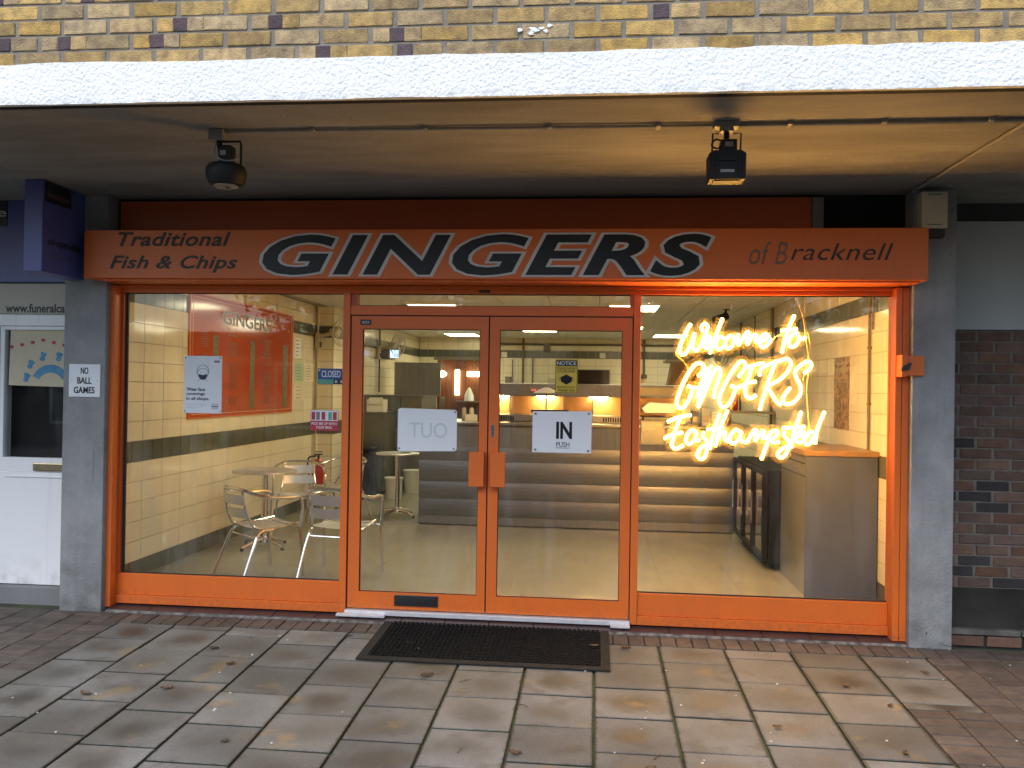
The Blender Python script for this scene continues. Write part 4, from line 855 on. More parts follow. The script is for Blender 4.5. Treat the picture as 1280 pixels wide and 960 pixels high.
for ya, yb, z0 in ((1.925, 2.035, 1.36), (2.80, 2.92, 1.33), (3.76, 3.90, 1.33)): part('price_strip', B(XB, XB+.0015, ya, yb, z0, 2.065), TAPE, mb_)
def wallpaper(name, label, y0, y1, z0, z1, mat, x=-3.7035, lines=0, pmz=None, cat='notice'):
    t = thing(name, label, cat, (x, (y0+y1)/2, z0)); part('sheet', B(x-.001, x+.001, y0, y1, z0, z1), mat, t)
    m = MB()
    for k in range(lines): m.box(x+.001, x+.0018, y0+(y1-y0)*.15, y1-(y1-y0)*random.uniform(.15, .45), z1-(z1-z0)*(k+.7)/(lines+.5)-.005, z1-(z1-z0)*(k+.7)/(lines+.5)+.003)
    if lines: part('print', m, pmz or GREYPL, t)
    return t
wallpaper('wall_notice', 'narrow white notice with five dark lines high beside the menu board', 4.17, 4.40, 1.93, 2.18, PAPER, lines=5, pmz=BLACKPRINT)
wallpaper('wall_notice', 'pale green paper notice just right of the menu board', 4.16, 4.50, 1.64, 1.87, pm('pale_green_paper', (.42, .55, .42), rough=.7), lines=6)
wallpaper('wall_notice', 'cream paper notice right of the pale green one', 4.56, 4.88, 1.64, 1.87, pm('cream_paper', (.70, .64, .48), rough=.7), lines=6)
wallpaper('wall_notice', 'lower cream paper sheet under the pale green notice', 4.18, 4.52, 1.40, 1.60, MATS['cream_paper'], lines=4)
wallpaper('wall_notice', 'red edged white safety notice on the left wall beyond the pier', 5.75, 6.1, 1.99, 2.12, RED, lines=2, pmz=PAPER)
wallpaper('wall_notice', 'blue and white notice on the left wall by the left mullion', 6.0, 6.4, 1.33, 1.53, BLUEP, lines=3, pmz=PAPER)
wallpaper('wall_notice', 'thin red strip notice under the red edged notice', 5.86, 5.93, 1.66, 1.86, RED)
# right wall posters
DARKPOSTER = pm('busy_dark_poster', (.10, .07, .05), (.42, .24, .13), 22, rough=.35, contrast=2.5)
t = thing('wall_poster', 'tall dark printed poster on the right wall beyond the neon sign', 'poster', (2.19, 1.86, 1.27)); part('sheet', B(2.1935, 2.1955, 1.635, 2.09, 1.27, 1.912), DARKPOSTER, t)
part('caption_print', MB().box(2.192, 2.1933, 1.68, 2.05, 1.85, 1.87).box(2.192, 2.1933, 1.68, 2.05, 1.78, 1.82).box(2.192, 2.1933, 1.68, 2.05, 1.72, 1.735).box(2.192, 2.1933, 1.68, 2.05, 1.69, 1.703), pm('tan_print', (.38, .30, .2), rough=.5), t)
t = thing('wall_poster', 'small pale poster beside the tall dark poster on the right wall', 'poster', (2.19, 1.5, 1.45)); part('sheet', B(2.1935, 2.1955, 1.42, 1.61, 1.50, 1.82), MATS['cream_paper'], t)
# conduits on right wall
t = thing('wall_conduit', 'pair of brown conduits down the front end of the right wall', 'conduit', (2.19, 1.0, 1.13))
part('pipe', MB().tube([(2.178, 1.06, 1.12), (2.178, 1.06, 2.64)], .011, 8), PIPE, t, True); part('pipe', MB().tube([(2.180, .985, 2.10), (2.180, .985, 2.64)], .008, 8), PIPE, t, True)
for z in (1.5, 1.95, 2.4): part('clip', B(2.165, 2.195, 1.045, 1.075, z, z+.02), PIPE, t)
for yy, z0, lab in ((4.75, 1.2, 'nearer dark vertical pipe on the right wall behind the neon sign'), (7.0, 1.3, 'farther dark vertical pipe on the right wall behind the neon sign'), (5.9, 1.6, 'thin vertical conduit on the right wall between two darker pipes')):
    solo('wall_pipe', MB().tube([(2.175, yy, z0), (2.175, yy, 2.64)], .016 if yy != 5.9 else .009, 8), PIPE, lab, 'pipe', smooth=True)
for yy, z0, x, lab in ((5.9, 1.0, -3.68, 'dark vertical pipe behind the left wall fan'), (6.9, 2.1, -3.68, 'short dark pipe dropping from the ceiling by the far left fan'), (8.2, 1.5, -3.68, 'far dark vertical pipe on the left wall'), (4.98, 1.1, -3.685, 'pale conduit in the corner beside the tiled pier')):
    solo('wall_pipe', MB().tube([(x, yy, z0), (x, yy, 2.64)], .014, 8), PIPE if yy != 4.98 else CREAMPL, lab, 'pipe', smooth=True)

# ================================================================== FURNITURE
def bistro_chair():
    t = thing('bistro_chair', '', 'chair', (0, 0, 0), 'aluminium bistro chairs'); R = .0140
    rail = spline([(-.265, .20, .40), (-.268, .215, .60), (-.268, .17, .655), (-.27, -.02, .665), (-.245, -.19, .70), (-.15, -.27, .735), (0, -.285, .742), (.15, -.27, .735), (.245, -.19, .70), (.27, -.02, .665), (.268, .17, .655), (.268, .215, .60), (.265, .20, .40)], 5)
    part('arm_rail', MB().tube(rail, R, 8), ALU, t, True)
    for s in (-1, 1):
        part('leg', MB().tube([(s*.265, .20, .40), (s*.275, .225, .0)], R, 8), ALU, t, True)
        part('leg', MB().tube(spline([(s*.21, -.02, .40), (s*.215, -.14, .385), (s*.235, -.20, .28), (s*.255, -.31, .0)]), R, 8), ALU, t, True)
        part('back_upright', MB().tube(spline([(s*.155, -.272, .733), (s*.165, -.25, .60), (s*.185, -.20, .46), (s*.20, -.14, .415), (s*.21, .02, .412), (s*.205, .215, .435)]), .0105, 8), ALU, t, True)
    part('stretcher', MB().tube([(-.262, .19, .405), (.262, .19, .405)], .009, 8), ALU, t, True)
    part('stretcher', MB().tube([(-.222, -.165, .34), (.222, -.165, .34)], .009, 8), ALU, t, True)
    for k, (z0, z1, yy) in enumerate(((.50, .585, -.222), (.61, .695, -.252))):
        m = MB(); n = 8; vs = []; w = .175
        for i in range(n+1):
            x = -w+2*w*i/n; b = -.028*(1-(x/w)**2)
            vs += [(x, yy+b, z0), (x, yy-.018+b, z1), (x, yy-.018+b-.003, z1), (x, yy+b-.003, z0)]
        fs = [(4*i+a, 4*i+4+a, 4*i+4+(a+1) % 4, 4*i+(a+1) % 4) for i in range(n) for a in range(4)]+[(0, 1, 2, 3), (4*n+3, 4*n+2, 4*n+1, 4*n)]
        part('back_slat', m.add(vs, fs), ALUSL, t, True)
    for k in range(6):
        y0 = -.15+k*.063; m = MB(); n = 6; vs = []; w = .205
        zc = .424+(.010 if k == 5 else 0)
        for i in range(n+1):
            x = -w+2*w*i/n; b = -.014*(1-(x/w)**2)
            vs += [(x, y0, zc+b), (x, y0+.054, zc+b), (x, y0+.054, zc+b-.003), (x, y0, zc+b-.003)]
        fs = [(4*i+a, 4*i+4+a, 4*i+4+(a+1) % 4, 4*i+(a+1) % 4) for i in range(n) for a in range(4)]+[(0, 1, 2, 3), (4*n+3, 4*n+2, 4*n+1, 4*n)]
        part('seat_slat', m.add(vs, fs), ALUSL, t, True)
    return t
ch = bistro_chair()
for i, (x, y, rz, z, lab) in enumerate(((-2.76, .93, -40, 0, 'nearest left bistro chair turned towards the round table'), (-2.10, 1.02, -8, 0, 'bistro chair with its back to the window beside the left mullion'),
                                      (-3.18, 2.95, 200, 0, 'bistro chair behind the round table against the left wall'), (-2.98, 3.72, 158, 0, 'farthest bistro chair in front of the fire extinguisher'))):
    c = ch if i == 0 else dup(ch)
    c.location = (x, y, z); c.rotation_euler = (0, 0, radians(rz)); c['label'] = lab
def cafe_table(x, y, r, h, lab, grp):
    t = thing('cafe_table', lab, 'table', (x, y, 0), grp)
    part('table_top', MB().lathe([(r-.01, h-.022), (r, h-.018), (r, h-.004), (r-.006, h)], (x, y), 36), ALUSL, t, True)
    part('column', MB().cyl((x, y), .030, .09, h-.022, 16), ALU, t, True); part('hub', MB().cyl((x, y), .045, .05, .11, 16, .035), ALU, t, True)
    for k in range(4):
        a = pi/4+k*pi/2+.3; dx, dy = cos(a), sin(a)
        f = part('foot', MB().tube([(x+dx*.03, y+dy*.03, .085), (x+dx*.18, y+dy*.18, .055), (x+dx*.27, y+dy*.27, .03)], [.022, .018, .014], 8), ALU, t, True)
        part('foot_pad', MB().cyl((x+dx*.262, y+dy*.262), .016, .0, .022, 10), BLACK, f)
    return t
cafe_table(-3.2, 2.05, .31, .755, 'round aluminium cafe table by the left wall', 'cafe tables')
cafe_table(-2.40, 4.25, .27, .78, 'tall round cafe table left of the steel counter seen through the left door', 'cafe tables')
solo('crumpled_wrapper', MB().lathe([(.05, .781), (.062, .80), (.045, .83), (.01, .845)], (-2.30, 4.2), 9), pm('green_white_wrapper', (.72, .72, .62), (.06, .28, .2), 40, rough=.5, contrast=3), 'crumpled green and white wrapper on the tall round table', 'wrapper')
# fire extinguisher
t = thing('fire_extinguisher', 'red fire extinguisher standing in front of the tiled pier', 'fire extinguisher', (-3.52, 4.6, .25))
part('bracket_stand', B(-3.60, -3.44, 4.54, 4.68, .0, .25), GREYPL, t, bevel=.01)
part('cylinder', MB().lathe([(.055, .25), (.075, .262), (.078, .55), (.066, .61), (.03, .65)], (-3.52, 4.6), 20), RED, t, True)
part('valve', MB().cyl((-3.52, 4.6), .016, .65, .70, 10).box(-3.57, -3.47, 4.585, 4.615, .70, .715).box(-3.56, -3.47, 4.59, 4.61, .735, .745), BLACK, t)
part('hose', MB().tube(spline([(-3.54, 4.58, .69), (-3.63, 4.54, .66), (-3.63, 4.52, .50), (-3.60, 4.52, .38)]), .011, 8), BLACK, t, True)
t = thing('waste_bin', 'black lidded waste bin standing by the wall left of the mullion', 'bin', (-3.3, 5.8, 0))
part('bin_body', MB().box(-3.45, -3.12, 5.65, 6.0, 0, .68), BLACK, t, bevel=.02); part('lid', MB().box(-3.47, -3.10, 5.62, 6.02, .68, .74), BLACK, t, bevel=.02)
part('handle', MB().tube([(-3.40, 5.62, .62), (-3.40, 5.58, .64), (-3.18, 5.58, .64), (-3.18, 5.62, .62)], .012, 6), BLACK, t)
t = thing('bucket', 'nearer white plastic catering tub on the floor', 'tub', (-2.83, 5.85, 0)); part('tub_body', MB().lathe([(.11, 0), (.125, .27)], (-2.83, 5.85), 20), WHITEPL, t, True); part('lid', MB().cyl((-2.83, 5.85), .135, .271, .30, 20), WHITEPL, t, True)
t = thing('bucket', 'farther white plastic catering tub behind the table stem', 'tub', (-2.72, 6.6, 0)); part('tub_body', MB().lathe([(.12, 0), (.135, .31)], (-2.72, 6.6), 20), WHITEPL, t, True); part('lid', MB().cyl((-2.72, 6.6), .145, .311, .34, 20), WHITEPL, t, True)
# wall fans
def wall_fan(x, y, z, s, lab):
    t = thing('wall_fan', lab, 'fan', (x, y, z), 'wall fans')
    part('bracket', MB().box(min(x, x+s*.06), max(x, x+s*.06), y-.05, y+.05, z-.20, z+.02), CREAMPL, t, bevel=.01); part('switch', B(min(x+s*.061, x+s*.07), max(x+s*.061, x+s*.07), y-.03, y+.03, z-.17, z-.10), BLACK, t)
    a = Vector((x+s*.06, y, z-.02)); h = Vector((x+s*.30, y-.02, z+.03))
    part('arm', MB().tube([a, h], .026, 10), CREAMPL, t, True)
    part('motor', MB().tube([h+Vector((-s*.10, 0, 0)), h+Vector((s*.02, 0, 0))], [.05, .062], 16), CREAMPL, t, True)
    c = h+Vector((s*.07, -.01, 0)); nrm = Vector((s*.93, -.36, -.1)).normalized(); u = nrm.orthogonal().normalized(); v = nrm.cross(u); R = .185
    for off, rr in ((-.035, .165), (0, .19), (.035, .165)):
        part('cage_ring', MB().tube([c+nrm*off+rr*(cos(2*pi*k/28)*u+sin(2*pi*k/28)*v) for k in range(28)], .0045 if off else .007, 5, True), CREAMPL, t, True)
    m = MB()
    for k in range(20):
        a = 2*pi*k/20; d = cos(a)*u+sin(a)*v; m.tube([c+nrm*.05+d*.03, c+nrm*.035+d*.165, c+d*.19, c-nrm*.035+d*.165, c-nrm*.05+d*.04], .0018, 3)
    part('cage_wire', m, CREAMPL, t)
    for k in range(3):
        a = 2*pi*k/3+.4; d = cos(a)*u+sin(a)*v; e = nrm.cross(d)
        p = [c+d*.03-e*.02+nrm*.01, c+d*.14-e*.055+nrm*.02, c+d*.155+e*.0, c+d*.13+e*.05-nrm*.02, c+d*.03+e*.02-nrm*.01]
        q = [w_+nrm*.004 for w_ in p]
        part('blade', MB().add(p+q, [(0, 1, 2, 3, 4), (9, 8, 7, 6, 5)]+[(i, (i+1) % 5, (i+1) % 5+5, i+5) for i in range(5)]), CREAMPL, t)
    return t
wall_fan(-3.70, 4.95, 2.27, 1, 'cream wall fan on the left wall beside the mullion')
wall_fan(-3.70, 8.1, 2.26, 1, 'second cream wall fan seen through the left door glass')
wall_fan(2.19, 7.9, 2.35, -1, 'upper wall fan on the right wall behind the word Welcome')
wall_fan(2.19, 6.6, 2.12, -1, 'lower wall fan on the right wall behind the word Welcome')
t = thing('insect_lamp', 'blue glowing lamp on the left wall below the second fan', 'insect lamp', (-3.6, 8.5, 2.1)); part('case', B(-3.695, -3.52, 8.25, 8.65, 2.07, 2.24), GREYPL, t, bevel=.006); part('tube_glow', MB().box(-3.50, -3.36, 8.23, 8.249, 2.09, 2.22), BLUEL, t)

# ================================================================== COUNTER
sc_ = thing('serving_counter', 'long stainless steel serving counter with rippled front across the shop', 'counter', (-.2, 3.9, 0))
CX0, CX1, CY = -2.02, 1.56, 3.71
part('carcass', B(CX0, CX1, CY+.06, 4.55, .0, 1.16), DSTEEL, sc_)
part('kick_plate', B(CX0, CX1, CY-.004, CY+.059, .012, .105), STEELV, sc_, bevel=.003)
def ripple(z0, z1, bulge, n=10):
    poly = [(CY+.058, z0)]+[(CY+.012-bulge*sin(pi*i/n)**.8*(1 if i <= n else 1), z0+(z1-z0)*i/n) for i in range(n+1)]+[(CY+.058, z1)]
    return MB().prism(poly, 'x', CX0, CX1)
for z0, z1, b in ((.108, .300, .007), (.302, .50, .009), (.502, .74, .011), (.742, .905, .006)): part('front_panel', ripple(z0, z1, b), STEEL, sc_, True)
part('upper_front', MB().prism([(CY+.02, .908), (CY-.015, 1.145), (CY+.058, 1.145), (CY+.058, .908)], 'x', CX0, CX1), STEELV, sc_)
part('worktop', B(CX0-.02, CX1+.02, CY-.04, 4.56, 1.165, 1.20), STEELV, sc_, bevel=.006)
hc = thing('heated_cabinet', 'stainless heated food cabinet with glowing orange interior on the counter', 'food warmer', (-.2, 4.2, 1.2))
part('hood', MB().prism([(3.98, 1.505), (3.95, 1.65), (4.55, 1.66), (4.55, 1.505)], 'x', -1.30, 1.07), STEELV, hc, bevel=.003)
part('base_shelf', B(-1.30, 1.07, 4.0, 4.55, 1.203, 1.285), STEELV, hc, bevel=.004); part('back_panel', B(-1.29, 1.06, 4.50, 4.54, 1.286, 1.504), COPPER, hc)
for x in (-1.0, -.36, -.02, .38): part('divider', B(x-.006, x+.006, 4.02, 4.499, 1.286, 1.504), STEEL, hc)
for x in (-1.17, -.60, .05): part('heat_lamp', MB().box(x-.11, x+.11, 4.40, 4.45, 1.486, 1.503), HEATL, hc)
for x in (-.68,): part('display_panel', B(x-.09, x+.09, 3.957, 3.965, 1.545, 1.61), GREYPL, hc); part('display_panel', B(-.48, -.31, 3.957, 3.965, 1.545, 1.61), GREYPL, hc)
for x in (-.73, -.70, -.66, -.62, -.45, -.41, .50, .55, .66, .73): part('indicator', B(x-.010, x+.010, 3.950, 3.958, 1.565, 1.588), LEDG if x < .6 else PAPER, hc)
part('control_strip', MB().prism([(3.952, 1.535), (3.945, 1.625), (3.962, 1.625), (3.968, 1.535)], 'x', .44, 1.06), DSTEEL, hc)
m = MB()
for k in range(12): m.box(-1.27+k*.028, -1.255+k*.028, 3.985, 3.999, 1.215, 1.265); m.box(.10+k*.028, .115+k*.028, 3.985, 3.999, 1.215, 1.265); m.box(.50+k*.022, .51+k*.022, 3.985, 3.999, 1.215, 1.265)
part('vent_slots', m, HOLE, hc)
part('end_panel', MB().prism([(3.98, 1.203), (4.0, 1.504), (4.54, 1.504), (4.54, 1.203)], 'x', -1.33, -1.301), WHITEPL, hc)
t = thing('till_lamp', 'thin pole lamp with white shade and black tray on the counter', 'lamp', (-.56, 3.85, 1.2)); part('pole', MB().tube([(-.56, 3.85, 1.33), (-.56, 3.85, 1.545)], .010, 8), DSTEEL, t, True)
part('shade', MB().lathe([(.15, 1.545), (.14, 1.556), (.05, 1.600), (.02, 1.61)], (-.56, 3.85), 20), PAPER, t, True); part('tray', B(-.735, -.30, 3.80, 3.90, 1.315, 1.352), BLACK, t, bevel=.004); part('stand', B(-.60, -.52, 3.82, 3.88, 1.2, 1.315), BLACK, t)
t = thing('scales', 'silver weighing scales under the control strip on the counter', 'scales', (.74, 3.92, 1.2)); part('base', MB().box(.56, .92, 3.86, 4.0+.0-.005, 1.201, 1.29), DSTEEL, t, bevel=.01); part('pan', MB().prism([(.57, 1.33), (.53, 1.39), (.62, 1.46), (.90, 1.45), (.95, 1.38), (.90, 1.33)], 'y', 3.80, 3.95), ALUSL, t, bevel=.01)
t = thing('menu_card', 'framed clear price card standing at the front of the counter', 'card', (.62, 3.7, 1.2)); part('frame', MB().box(.52, .535, 3.655, 3.665, .985, 1.255).box(.775, .79, 3.655, 3.665, .985, 1.255).box(.536, .774, 3.655, 3.665, .985, 1.0).box(.536, .774, 3.655, 3.665, 1.24, 1.255), CREAMPL, t); part('card_sheet', B(.536, .774, 3.664, 3.667, 1.0, 1.24), GREYSIDE, t)
for i, (x, c, lab) in enumerate(((-1.53, CREAMPL, 'cream squeezy bottle at the left end of the counter'), (-1.44, WHITEPL, 'white squeezy bottle second from the counter end'), (-1.375, NAVY, 'dark squeezy bottle third from the counter end'), (-1.30, COPPER, 'tan squeezy bottle nearest the heated cabinet'))):
    t = thing('sauce_bottle', lab, 'bottle', (x, 3.90, 1.2), 'sauce bottles on the counter'); part('body', MB().lathe([(.026, 1.2), (.028, 1.32), (.022, 1.35), (.012, 1.36)], (x, 3.90), 12), c, t, True); part('cap', MB().cyl((x, 3.90), .012, 1.36, 1.395, 10, .005), BLACK, t, True)
solo('sauce_tub', MB().box(-1.50, -1.36, 3.76, 3.85, 1.2005, 1.28), WHITEPL, 'clear white tub in front of the squeezy bottles', 'tub', bevel=.01)
t = thing('soap_bottle', 'amber pump bottle on the counter behind the neon sign', 'bottle', (1.50, 3.85, 1.2)); part('body', MB().lathe([(.045, 1.2), (.048, 1.36), (.03, 1.40), (.015, 1.41)], (1.50, 3.85), 14), OAK, t, True); part('label_band', MB().cyl((1.50, 3.85), .0495, 1.27, 1.34, 14), GREYPL, t, True); part('pump', MB().cyl((1.50, 3.85), .012, 1.41, 1.45, 8).box(1.45, 1.51, 3.84, 3.86, 1.45, 1.465), BLACK, t)
for x0, x1, h, c, lab in ((1.10, 1.19, .17, GREYPL, 'grey box with a dark label on the counter behind the neon'), (1.215, 1.31, .20, WHITEPL, 'white carton on the counter behind the neon, left of the pale box'), (1.345, 1.45, .16, PAPER, 'pale square box beside the amber pump bottle')):
    t = thing('carton', lab, 'box', ((x0+x1)/2, 3.88, 1.2), 'boxes behind the neon'); part('box_body', B(x0, x1, 3.83, 3.93, 1.2005, 1.2+h), c, t, bevel=.004); part('box_label', B(x0+.015, x1-.015, 3.828, 3.8295, 1.24, 1.24+h*.4), GREYSIDE, t)
# till on the right end of the counter
t = thing('wall_extinguisher', 'tall red cylinder on the right wall behind the neon sign', 'fire extinguisher', (1.73, 4.7, 1.36)); part('cylinder', MB().lathe([(.03, 1.36), (.036, 1.38), (.036, 1.56), (.018, 1.60)], (1.73, 4.7), 14), RED, t, True); part('shelf', B(1.6, 2.19, 4.6, 4.8, 1.33, 1.36), STEELV, t)
# ------------------------------------------------------------------ display fridge + cabinet on the right
FRB = pm('fridge_black', (.009, .009, .010), (.006, .006, .007), 9, rough=.5, spec=.2)
fr = thing('bottle_fridge', 'low black glass fronted bottle fridge along the right side', 'fridge', (1.85, 2.6, 0))
part('carcass', MB().box(1.56, 2.18, 1.80, 3.42, .06, .10).box(1.56, 2.18, 1.80, 3.42, .86, .895).box(1.56, 2.18, 1.775, 1.80, .06, .895).box(1.56, 2.18, 3.42, 3.445, .06, .895).box(2.15, 2.18, 1.80, 3.42, .101, .859), FRB, fr, bevel=.003)
part('plinth', B(1.62, 2.16, 1.82, 3.40, .0, .06), FRB, fr); part('shelf', MB().box(1.60, 2.14, 1.81, 3.41, .36, .368).box(1.60, 2.14, 1.81, 3.41, .62, .628), ALU, fr)
for k in range(3):
    y0 = 1.805+k*.538; d = part('door', MB().box(1.505, 1.555, y0, y0+.03, .09, .885).box(1.505, 1.555, y0+.50, y0+.53, .09, .885).box(1.505, 1.555, y0+.031, y0+.499, .09, .13).box(1.505, 1.555, y0+.031, y0+.499, .845, .885), FRB, fr, bevel=.003)
    part('pane', B(1.525, 1.531, y0+.031, y0+.499, .13, .845), DGLASS, d); part('handle', B(1.49, 1.504, y0+.47, y0+.485, .35, .65), ALU, d)
for k in range(18):
    yy = 1.88+k*.085; z0 = (.101, .369, .629)[k % 3]
    o = part('bottle', MB().lathe([(.028, z0), (.03, z0+.12), (.012, z0+.17), (.012, z0+.2)], (1.70+.1*(k % 2), yy), 10), (NAVY, RED, COPPER)[k % 3], fr, True)
cb = thing('service_cabinet', 'grey service cabinet with a wooden worktop by the right window', 'cabinet', (1.92, 1.3, 0))
part('carcass', B(1.655, 2.185, .855, 1.74, .0, 1.098), GREYSIDE, cb, bevel=.002); part('front_sheet', B(1.645, 2.187, .842, .854, .0, 1.098), GREYLAM, cb, bevel=.001)
part('drawer_line', MB().box(1.6515, 1.6545, .90, 1.72, .93, .936).box(1.6515, 1.6545, .90, 1.72, 1.03, 1.036), HOLE, cb); part('worktop', B(1.63, 2.195, .830, 1.76, 1.100, 1.143), OAK, cb, bevel=.004)

# ================================================================== BACK KITCHEN
t = thing('steel_cabinet', 'low stainless cabinet on the left carrying a white carton', 'cabinet', (-3.35, 6.2, 0)); part('body', B(-3.69, -3.06, 6.15, 6.85, .06, 1.19), DSTEEL, t, bevel=.004); part('top', B(-3.70, -3.05, 6.13, 6.86, 1.191, 1.215), STEELV, t); part('door_gap', MB().box(-3.40, -3.392, 6.148, 6.1495, .1, 1.15), HOLE, t)
t = thing('paper_carton', 'white open carton standing on the low steel cabinet', 'carton', (-3.2, 6.3, 1.215)); part('box_body', B(-3.34, -3.09, 6.2, 6.45, 1.216, 1.40), WHITEPL, t, bevel=.003); part('flap', B(-3.30, -3.10, 6.18, 6.199, 1.33, 1.43), WHITEPL, t)
t = thing('steel_cabinet', 'tall dull steel fridge cabinet behind the low one', 'cabinet', (-3.2, 7.3, 0)); part('body', B(-3.69, -2.66, 6.90, 8.1, .06, 1.44), DSTEEL, t, bevel=.004)
for x in (-3.35, -3.0): part('door_gap', B(x, x+.008, 6.897, 6.8995, .1, 1.42), HOLE, t)
part('handle', MB().tube([(-2.97, 6.87, .8), (-2.97, 6.87, 1.2)], .01, 6), ALU, t); part('top_shelf', B(-3.69, -2.64, 6.88, 8.12, 1.441, 1.46), STEELV, t)
t = thing('steel_hood', 'large plain stainless panel above the tall steel cabinet', 'hood', (-3.0, 8.2, 1.46)); part('sheet', B(-3.38, -2.60, 8.13, 8.16, 1.43, 2.01), STEELV, t, bevel=.003); part('side', B(-3.40, -3.381, 8.13, 8.8, 1.43, 2.01), STEELV, t); part('leg', MB().box(-2.62, -2.60, 8.161, 8.6, .0, 1.43), STEELV, t)
t = thing('timber_partition', 'brown timber partition lit by warm lamps at the back left', 'partition', (-2.35, 9.4, 0)); 
for k in range(6): part('board', B(-2.90+k*.178, -2.90+k*.178+.174, 9.40, 9.43, .0, 2.10), WOOD, t, bevel=.003)
part('header', B(-2.95, -1.83, 9.30, 9.45, 2.10, 2.16), DSTEEL, t)
t = thing('kitchen_lamp', 'warm strip lamp on the timber partition', 'lamp', (-2.52, 9.35, 1.5)); part('lamp_tube', B(-2.56, -2.48, 9.36, 9.385, 1.46, 1.92), WARMG, t); part('cap', B(-2.57, -2.47, 9.35, 9.39, 1.92, 1.95), ALU, t)
t = thing('kitchen_lamp', 'left round warm lamp above the steel cabinets', 'lamp', (-2.78, 9.3, 1.8)); part('globe', MB().lathe([(.03, 1.78), (.09, 1.82), (.09, 1.86), (.03, 1.90)], (-2.78, 9.2), 14), WARMG, t, True); part('stem', MB().tube([(-2.78, 9.2, 1.90), (-2.78, 9.2, 2.10)], .01, 6), DSTEEL, t)
t = thing('kitchen_lamp', 'right warm lamp above the timber partition shelf', 'lamp', (-2.2, 9.3, 1.8)); part('globe', MB().box(-2.32, -2.08, 9.25, 9.30, 1.80, 1.89), WARMG, t); part('stem', MB().tube([(-2.2, 9.28, 1.89), (-2.2, 9.28, 2.10)], .01, 6), DSTEEL, t)
t = thing('paper_roll', 'tall white paper cone on a small shelf at the timber partition', 'paper roll', (-2.27, 9.2, 1.35)); part('cone', MB().lathe([(.09, 1.36), (.085, 1.45), (.04, 1.56), (.01, 1.60)], (-2.27, 9.2), 12), PAPER, t, True); part('shelf', B(-2.50, -2.0, 9.1, 9.38, 1.33, 1.355), STEELV, t)
t = thing('prep_bench', 'yellow sided bench along the passage to the kitchen', 'bench', (-1.6, 6.4, 0)); part('top', B(-2.0, -1.2, 5.2, 8.4, .80, .84), STEELV, t); part('side', B(-1.98, -1.95, 5.25, 8.35, .30, .80), YELLOW, t); part('leg', MB().box(-1.97, -1.93, 5.3, 5.34, 0, .3).box(-1.97, -1.93, 8.2, 8.24, 0, .3), DSTEEL, t); part('shelf', B(-1.96, -1.24, 5.3, 8.3, .14, .17), HOLE, t)
# things on the back wall
YB_ = 11.585
t = thing('wall_screen', 'black wall screen on the kitchen back wall right of the notice', 'screen', (-.03, 11.55, 1.7)); part('bezel', B(-.36, .30, 11.53, YB_, 1.70, 2.01), BLACK, t, bevel=.006); part('glass_face', B(-.34, .28, 11.525, 11.529, 1.72, 1.99), pm('dark_screen', (.02, .018, .015), rough=.1), t)
for i, (x, z0, z1, r, lab) in enumerate(((-1.50, 1.5, 2.64, .022, 'left vertical pipe on the kitchen back wall'), (-1.30, 1.6, 2.25, .014, 'short vertical pipe right of the left one on the back wall'), (-1.72, 1.6, 2.2, .012, 'thin vertical pipe at the far left of the back wall pipes'), (-.72, 1.75, 2.1, .016, 'bent pipe beside the notice on the back wall'), (1.0, 1.9, 2.64, .02, 'dark pipe with a round end above the control strip'))):
    t = thing('wall_pipe', lab, 'pipe', (x, 11.56, z0)); part('pipe', MB().tube([(x, 11.56, z0), (x, 11.56, z1)]+([(x+.14, 11.56, z1)] if i == 3 else []), r, 8), PIPE, t, True)
    if i == 4: part('round_end', MB().lathe([(.05, 1.84), (.06, 1.86), (.06, 1.92), (.02, 1.94)], (x, 11.5), 12), PIPE, t, True)
solo('ceiling_pipe', MB().tube([(-2.2, 11.5, 2.52), (2.1, 11.5, 2.52)], .022, 8), PIPE, 'long horizontal pipe under the kitchen ceiling along the back wall', 'pipe', smooth=True)
solo('sensor_cap', MB().lathe([(.04, 2.36), (.07, 2.40), (.07, 2.52), (.04, 2.54)], (-1.0, 11.45), 14), DSTEEL, 'dark cylindrical fitting hanging under the kitchen ceiling', 'fitting', smooth=True)
solo('utensil_pot', MB().lathe([(.07, 1.64), (.08, 1.84)], (-1.9+.12, 11.4), 14), DSTEEL, 'dark utensil pot on the back shelf', 'pot', smooth=True)
solo('back_shelf', B(-2.3, 1.0, 11.3, 11.58, 1.61, 1.635), STEELV, 'steel shelf along the kitchen back wall', 'shelf')
solo('switch_box', B(-.98, -.78, 11.5, 11.58, 1.66, 1.82), CREAMPL, 'cream switch box on the back wall left of the notice', 'switch box', bevel=.006)
for x, lab in ((.02+.13, 'left pair of white switches on the green band of the back wall'), (-1.9, 'white label card on the green band at the left of the back wall')):
    solo('switch_plate', B(x-.06, x+.06, 11.57, 11.593, 2.25, 2.36), WHITEPL, lab, 'switch')
t = thing('extractor_hood', 'brown steel tapering extractor hood at the back right', 'extractor hood', (1.4, 8.3, 1.58)); part('canopy', MB().prism([(1.08, 1.585), (1.20, 1.72), (1.26, 2.06), (1.70, 2.06), (1.70, 1.585)], 'y', 8.0, 8.5), pm('brown_steel', (.20, .13, .07), rough=.4, metal=.6), t, bevel=.004); part('rim', B(1.14, 1.74, 7.97, 8.53, 2.061, 2.10), DSTEEL, t)
